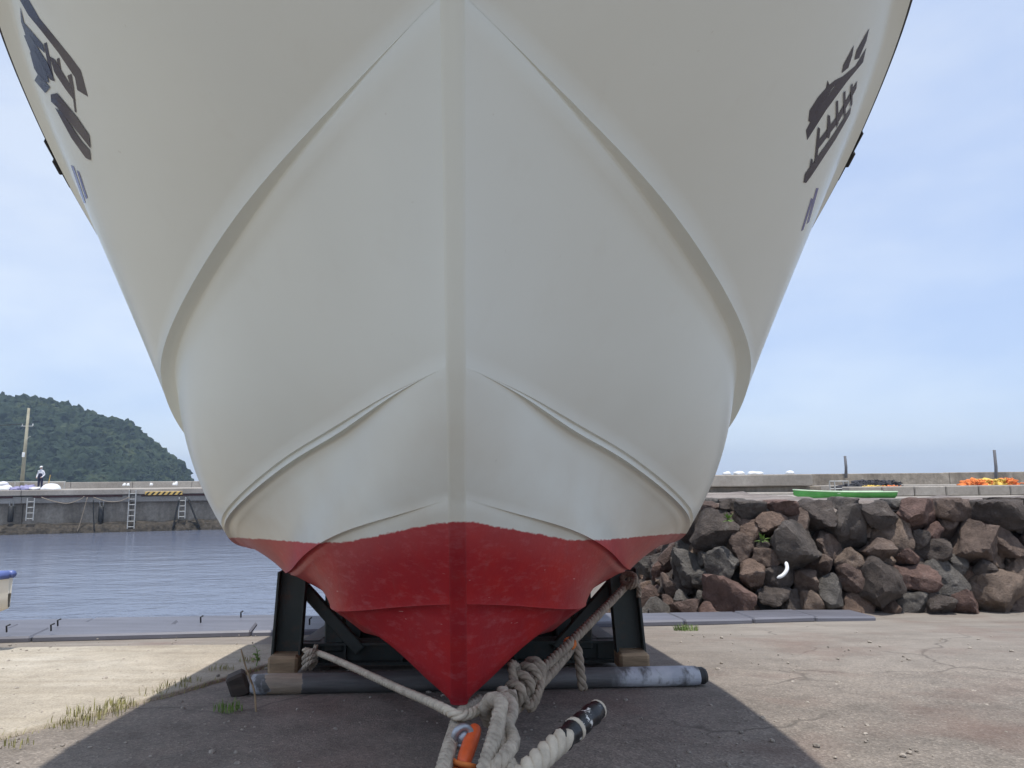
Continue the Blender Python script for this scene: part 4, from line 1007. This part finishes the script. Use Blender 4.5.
for k, u in enumerate((124, 128, 151, 174, 176)):
    o = MB().blob((0, 0, 0), (0.13, 0.13, 0.2+0.1*(k == 4)), 1, 0.2, 2, k, flat=-0.2).build('bollard', M['white'], None, True, loc=onq(u, 4.0)+Vector((0, 0, 0.25))); 
    tag(o, ('pale bollard on the far quay just left of the tall ladder', 'pale bollard on the far quay directly behind the tall ladder', 'pale bollard behind the left half of the striped kerb', 'pale bollard behind the right end of the striped kerb', 'tallest pale bollard, behind the short ladder')[k], 'bollard', 'pale bollards on the far quay')
# utility pole
pp = onq(21.5, 9); H = 6.9
up_ = thing('utility_pole', 'tall thin concrete utility pole on the far quay before the wooded hill', 'pole', pp)
lean = Vector((0.10, 0, H))
MB().tube([(0, 0, 0), lean*0.5, lean], [0.16, 0.135, 0.10], 10).build('pole_shaft', M['pole'], up_, True)
ca = MB().bar(Vector((-0.45, 0, 5.35)), Vector((0.55, 0, 5.35)), 0.07, 0.07).build('crossarm', M['alu'], up_)
for x in (-0.4, 0.0, 0.5): MB().tube([(x+0.06, 0, 5.38), (x+0.06, 0, 5.55)], 0.04, 6).build('insulator', M['white'], ca)
m2 = MB(); m2.tube([(0.07, 0, 4.1), (0.35, -0.1, 4.4), (0.5, -0.15, 4.45)], 0.03, 6); m2.build('lamp_arm', M['alu'], up_)
MB().box((0.05, -0.16, 2.9), (0.2, 0.12, 0.4), None, 0.02).build('meter_box', M['white'], up_)
for x in (-0.4, 0.5):
    MB().tube([Vector((x+0.06-q*30, -2*q, 5.55-1.6*4*q*(1-q)*0.3)) for q in np.linspace(0, 1, 16)], 0.018, 5).build('wire', M['rubber'], up_)
# person
ps = thing('person', 'standing person in white shirt, dark overalls and white cap on the far quay', 'person', onq(40, 1.3))
def skinned(name, verts, edges, rad, m, parent, sub=2):
    me = bpy.data.meshes.new(name); me.from_pydata(verts, edges, []); o = obj(name, me, m, parent)
    md = o.modifiers.new('skin', 'SKIN'); md.use_smooth_shade = True
    for i, r in enumerate(rad): me.skin_vertices[0].data[i].radius = (r, r)
    me.skin_vertices[0].data[0].use_root = True
    s_ = o.modifiers.new('sub', 'SUBSURF'); s_.levels = sub; s_.render_levels = sub; return o
vb = [(0, 0, .92), (0, 0, 1.12), (0, 0, 1.36), (0, -.01, 1.47), (0, -.01, 1.60), (0, -.01, 1.68),
      (.17, 0, 1.38), (.27, .02, 1.12), (.20, -.16, .95), (.17, -.22, .92), (-.17, 0, 1.38), (-.27, .02, 1.12), (-.22, -.14, .93), (-.19, -.2, .89),
      (.10, 0, .86), (.11, -.02, .48), (.12, .02, .07), (.13, -.13, .04), (-.10, 0, .86), (-.13, .01, .48), (-.14, .04, .07), (-.16, -.11, .04)]
eb = [(0, 1), (1, 2), (2, 3), (3, 4), (4, 5), (2, 6), (6, 7), (7, 8), (8, 9), (2, 10), (10, 11), (11, 12), (12, 13), (0, 14), (14, 15), (15, 16), (16, 17), (0, 18), (18, 19), (19, 20), (20, 21)]
rb = [.15, .15, .16, .055, .09, .085, .075, .055, .04, .035, .075, .055, .04, .035, .095, .07, .05, .04, .095, .07, .05, .04]
body = skinned('body', vb, eb, rb, M['cloth_white'], ps)
ov = [(0, 0, .92), (0, -.01, 1.10), (0, -.02, 1.28), (.10, 0, .86), (.11, -.02, .48), (.12, .02, .12), (-.10, 0, .86), (-.13, .01, .48), (-.14, .04, .12)]
skinned('overalls', ov, [(0, 1), (1, 2), (0, 3), (3, 4), (4, 5), (0, 6), (6, 7), (7, 8)], [.17, .17, .155, .11, .085, .07, .11, .085, .07], M['cloth_navy'], ps)
MB().blob((0, -0.015, 1.61), (0.078, 0.092, 0.11), 2, 0.03).build('face', M['skin'], ps, True)
m2 = MB(); m2.blob((0, -0.01, 1.69), (0.105, 0.115, 0.09), 2, 0.02, flat=-0.2); m2.box((0, -0.13, 1.675), (0.15, 0.12, 0.015), None, 0.005); m2.build('cap', M['white'], ps, True)
MB().blob((.165, -.23, .91), (.045, .05, .05), 1, 0.1).build('hand', M['skin'], ps, True); MB().blob((-.185, -.21, .88), (.045, .05, .05), 1, 0.1).build('hand', M['skin'], ps, True)
ps.scale = (1.0, 1.0, 1.0)
o = MB().tube([(0, 0, 0), (0.15, 0, 1.1)], 0.03, 6).build('stick', M['yellow'], None, loc=onq(47.5, 1.5)); tag(o, 'thin yellowish stick standing beside the person on the far quay', 'stick')

# small boat ashore at the left edge
b2 = skiff('dinghy', 'cream dinghy with blue rim poking in at the left picture edge', 'boat', 3.6, 1.3, 0.30, M['cream'], M['bluepaint'], M['cream'], (at(25, 570, 5.0).x-1.80, 4.85, gz(0, 4.9)+0.12), 0.0)
for dx in (-1.0, 0.7):
    o = MB().box((0, 0, 0), (0.14, 0.9, 0.12), None, 0.012).build('wood_block', M['block'], None, loc=(b2.location.x+dx, 4.75, gz(0, 4.75)+0.072)); tag(o, 'wooden block propping up the %s end of the cream dinghy' % ('stern' if dx < 0 else 'bow'), 'block', 'blocks under the dinghy')

# ------------------------------------------------------------------ wooded hill
HD = 330.0
prof = [(-420, 452), (-260, 425), (-120, 407), (-40, 404), (0, 403), (25, 401), (45, 401), (60, 405), (75, 411), (92, 417), (110, 420), (128, 424), (142, 437), (155, 448), (170, 458), (183, 468), (190, 476), (194, 486), (197, 495)]
hx = [at(u, v, HD).x for u, v in prof]; hz = [at(u, v, HD).z+2.84 for u, v in prof]
def hill(x, y):
    r = float(np.interp(x*HD/max(y, HD), hx, hz)); q = (y-HD)/(70 if y < HD else 110)
    k = max(0, 1-q*q); n_ = 1+0.10*noise.noise(Vector((x*0.03, y*0.03, 1)))+0.05*noise.noise(Vector((x*0.09, y*0.09, 4)))
    return WZ-2 + r*k*(n_ if y < HD-8 else 1.0)
xs_ = np.linspace(hx[0], hx[-1], 110); ys_ = np.linspace(HD-72, HD+110, 40)
V = [(x, y, hill(x, y)) for y in ys_ for x in xs_]; nxx = len(xs_)
Fc = [(j*nxx+i, j*nxx+i+1, (j+1)*nxx+i+1, (j+1)*nxx+i) for j in range(len(ys_)-1) for i in range(nxx-1)]
mb = MB(); mb.add(V, Fc); hl = mb.build('hill', M['soil'], None, True); hl['kind'] = 'structure'
mb = MB(); r = random.Random(3); V1, T1 = ICO[1]; cnt = 0
base_v = np.array(ICO[2][0])
vars_ = []
for k in range(10):
    vv = []
    for p in ICO[2][0]:
        q = 1+0.55*noise.noise(Vector(p)*1.7+Vector((k*5, 0, 0)))+0.42*noise.noise(Vector(p)*4.2+Vector((k*5, 3, 0))); vv.append((p[0]*q, p[1]*q, p[2]*q*0.95))
    vars_.append(np.array(vv))
allv = []; allf = []; T2 = np.array(ICO[2][1]); nv = 0
x_lo = at(-110, 450, HD).x
while cnt < 4200:
    x = r.uniform(x_lo, hx[-1]+1); y = HD-70+78*r.random()
    z = hill(x, y)
    if z < WZ+0.2: 
        cnt += 0.2; continue
    s = r.choice((1.6, 2.2, 2.8, 3.6))*r.uniform(0.8, 1.2)
    if x > hx[-1]-8: s *= 0.55
    P = vars_[r.randrange(10)]*np.array((s, s, s*r.uniform(0.8, 1.15))); a = r.uniform(0, 6.3)
    Rm = np.array(((math.cos(a), -math.sin(a), 0), (math.sin(a), math.cos(a), 0), (0, 0, 1)))
    allv.append(P@Rm.T + np.array((x, y, z+s*0.15-0.8))); allf.append(T2+nv); nv += len(P); cnt += 1
allv = np.concatenate(allv); allf = np.concatenate(allf)
me = bpy.data.meshes.new('forest'); me.from_pydata(allv.tolist(), [], allf.tolist()); me.update()
fo = obj('forest', me, M['forest']); tag(fo, 'dense dark green wood covering the headland hill at left', 'forest', kind='stuff')

# ------------------------------------------------------------------ grass and weeds
def tuft(label, c, n, h, spread, m, seed, lean=0.5):
    mb = MB(); r = random.Random(seed)
    for i in range(int(n*2.2)):
        a = r.uniform(0, 6.28); d = spread*math.sqrt(r.random()); x, y = d*math.cos(a), d*math.sin(a)*0.6; hh = h*r.uniform(0.4, 1.1); b = r.uniform(0, 6.28); l = lean*hh*r.uniform(0.2, 1.2)
        w = 0.0012*r.uniform(0.8, 1.6); dx, dy = math.cos(b)*l, math.sin(b)*l; px, py = -math.sin(b)*w, math.cos(b)*w
        if abs(px) < w*0.4: px = w*0.7
        mb.add([(x-px, y-py, -0.005), (x+px, y+py, -0.005), (x+dx*0.35+px, y+dy*0.35+py, hh*0.55), (x+dx*0.35-px, y+dy*0.35-py, hh*0.55), (x+dx, y+dy, hh*0.95)], [(0, 1, 2, 3), (3, 2, 4)])
    o = mb.build('grass_tuft', m, None, loc=c); return tag(o, label, 'grass', 'grass tufts on the slipway')
specs = [(97, 717, 60, .055, .13, 'grass', 'largest dry grass tuft on the pavement joint, lower left'), (75, 726, 30, .04, .10, 'grass', 'dry grass tuft on the joint just below the largest one'), (120, 708, 26, .045, .07, 'grass', 'dry grass tuft on the joint just above the largest one'),
         (150, 697, 14, .045, .08, 'grass', 'sparse grass tuft halfway along the pavement joint'), (172, 690, 16, .05, .08, 'grass', 'sparse upright grass blades on the joint above the halfway tuft'), (190, 684, 14, .04, .06, 'grass', 'short grass tuft on the joint nearer the painted timber'),
         (222, 672, 20, .04, .08, 'grass', 'short grass tuft on the joint close to the painted timber'), (250, 664, 22, .045, .07, 'grass', 'grass tuft beside the left cradle foot'), (20, 748, 14, .035, .06, 'grass', 'low dry grass at the joint near the lower left corner'),
         (228, 712, 38, .045, .065, 'weed', 'small green weed tuft in the boat shadow left of the rope'), (686, 629, 90, .05, .10, 'weed', 'bright green grass tuft against the grey planks at right')]
for k, (u, v, n, h, sp_, m, lab) in enumerate(specs):
    p = onground(u, v); tuft(lab, Vector((p.x, p.y, gz(p.x, p.y)+(0.01 if u < 270 else 0))), n, h, sp_, M[m], k+1)
# seam weeds too fine to count
mb = MB(); r = random.Random(4)
for i in range(420):
    y = r.uniform(1.7, 4.9); x = float(np.interp(y, jy, jx))+r.gauss(0, 0.018); hh = r.uniform(0.008, 0.035); b = r.uniform(0, 6.28); z = gz(x, y)
    mb.add([(x-0.0018, y, z), (x+0.0018, y, z), (x+math.cos(b)*hh*0.5, y+math.sin(b)*hh*0.5, z+hh)], [(0, 1, 2)])
o = mb.build('seam_grass', M['grass'], None); tag(o, 'fine dry grass growing along the pavement joint at left', 'grass', kind='stuff')
# twig plant beside the cradle
tp = onground(256, 712)
tw = thing('dry_stalk', 'tall bare dry stalk leaning by the left end of the timber', 'plant', tp)
def rel(u, v, d): return at(u, v, d)-tp
MB().tube(catmull([Vector((0, 0, 0)), rel(254, 690, tp.y+0.03), rel(246, 668, tp.y+0.05), rel(241, 649, tp.y+0.06)], 5), [0.0045]*8+[0.0035]*7+[0.002], 6).build('stem', M['twig'], tw)
MB().tube([rel(252, 684, tp.y+0.03), rel(249, 674, tp.y), rel(250, 668, tp.y-0.02)], 0.002, 5).build('side_shoot', M['twig'], tw)
wp = onground(256, 668)
wd = thing('weed', 'small leafy green weed sprouting behind the left end of the timber', 'plant', wp)
m2 = MB(); r = random.Random(9); MB().tube([(0, 0, 0), (0.01, 0, 0.06), (0.0, 0, 0.11)], 0.003, 5).build('stem', M['weed'], wd)
for i in range(16):
    a = r.uniform(0, 6.28); z = r.uniform(0.04, 0.12); L = r.uniform(0.025, 0.045); dx, dy = math.cos(a)*L, math.sin(a)*L; px, py = -math.sin(a)*0.009, math.cos(a)*0.009
    lf = MB(); lf.add([(0, 0, z), (dx*0.5+px, dy*0.5+py, z+0.012), (dx, dy, z+0.004), (dx*0.5-px, dy*0.5-py, z+0.012)], [(0, 1, 2, 3)]); lf.build('leaf', M['weed'], wd)
# little plants rooted among the boulders
for k, (u, v, d, lab) in enumerate(((762, 540, 6.80, 'small yellow-green plant sprouting between two boulders, mid wall'), (728, 519, 7.0, 'small dark green plant on the boulders near the top, closest to the hull'))):
    c = at(u, v, d); mb = MB(); r = random.Random(30+k)
    for i in range(26):
        a = r.uniform(0, 6.28); L = r.uniform(0.04, 0.09); b = r.uniform(-0.6, 1.2); dv = Vector((math.cos(a)*math.cos(b), -abs(math.sin(a))*math.cos(b), math.sin(b)))*L; pv = dv.cross(Vector((0, 0, 1))).normalized()*0.012
        mb.add([(0, 0, 0), tuple(dv*0.5+pv), tuple(dv), tuple(dv*0.5-pv)], [(0, 1, 2, 3)])
    o = mb.build('wall_plant', M['weed'], None, loc=c); tag(o, lab, 'plant')

# ------------------------------------------------------------------ haze over the harbour
t = NT('harbour_haze'); t.t.nodes.remove(t.b)
pv = t.n('ShaderNodeVolumePrincipled'); pv.inputs['Color'].default_value = (0.62, 0.78, 1.0, 1); pv.inputs['Density'].default_value = 0.0005
pv.inputs['Anisotropy'].default_value = 0.2
out = [n for n in t.t.nodes if n.type == 'OUTPUT_MATERIAL'][0]; t.l(pv.outputs[0], out.inputs['Volume'])
hzb = MB().box((0, 880, 28), (3200, 1960, 68)).build('haze', t.m); tag(hzb, 'thin blue sea haze hanging over the harbour', 'haze', kind='stuff')
hzb.location.z = 0
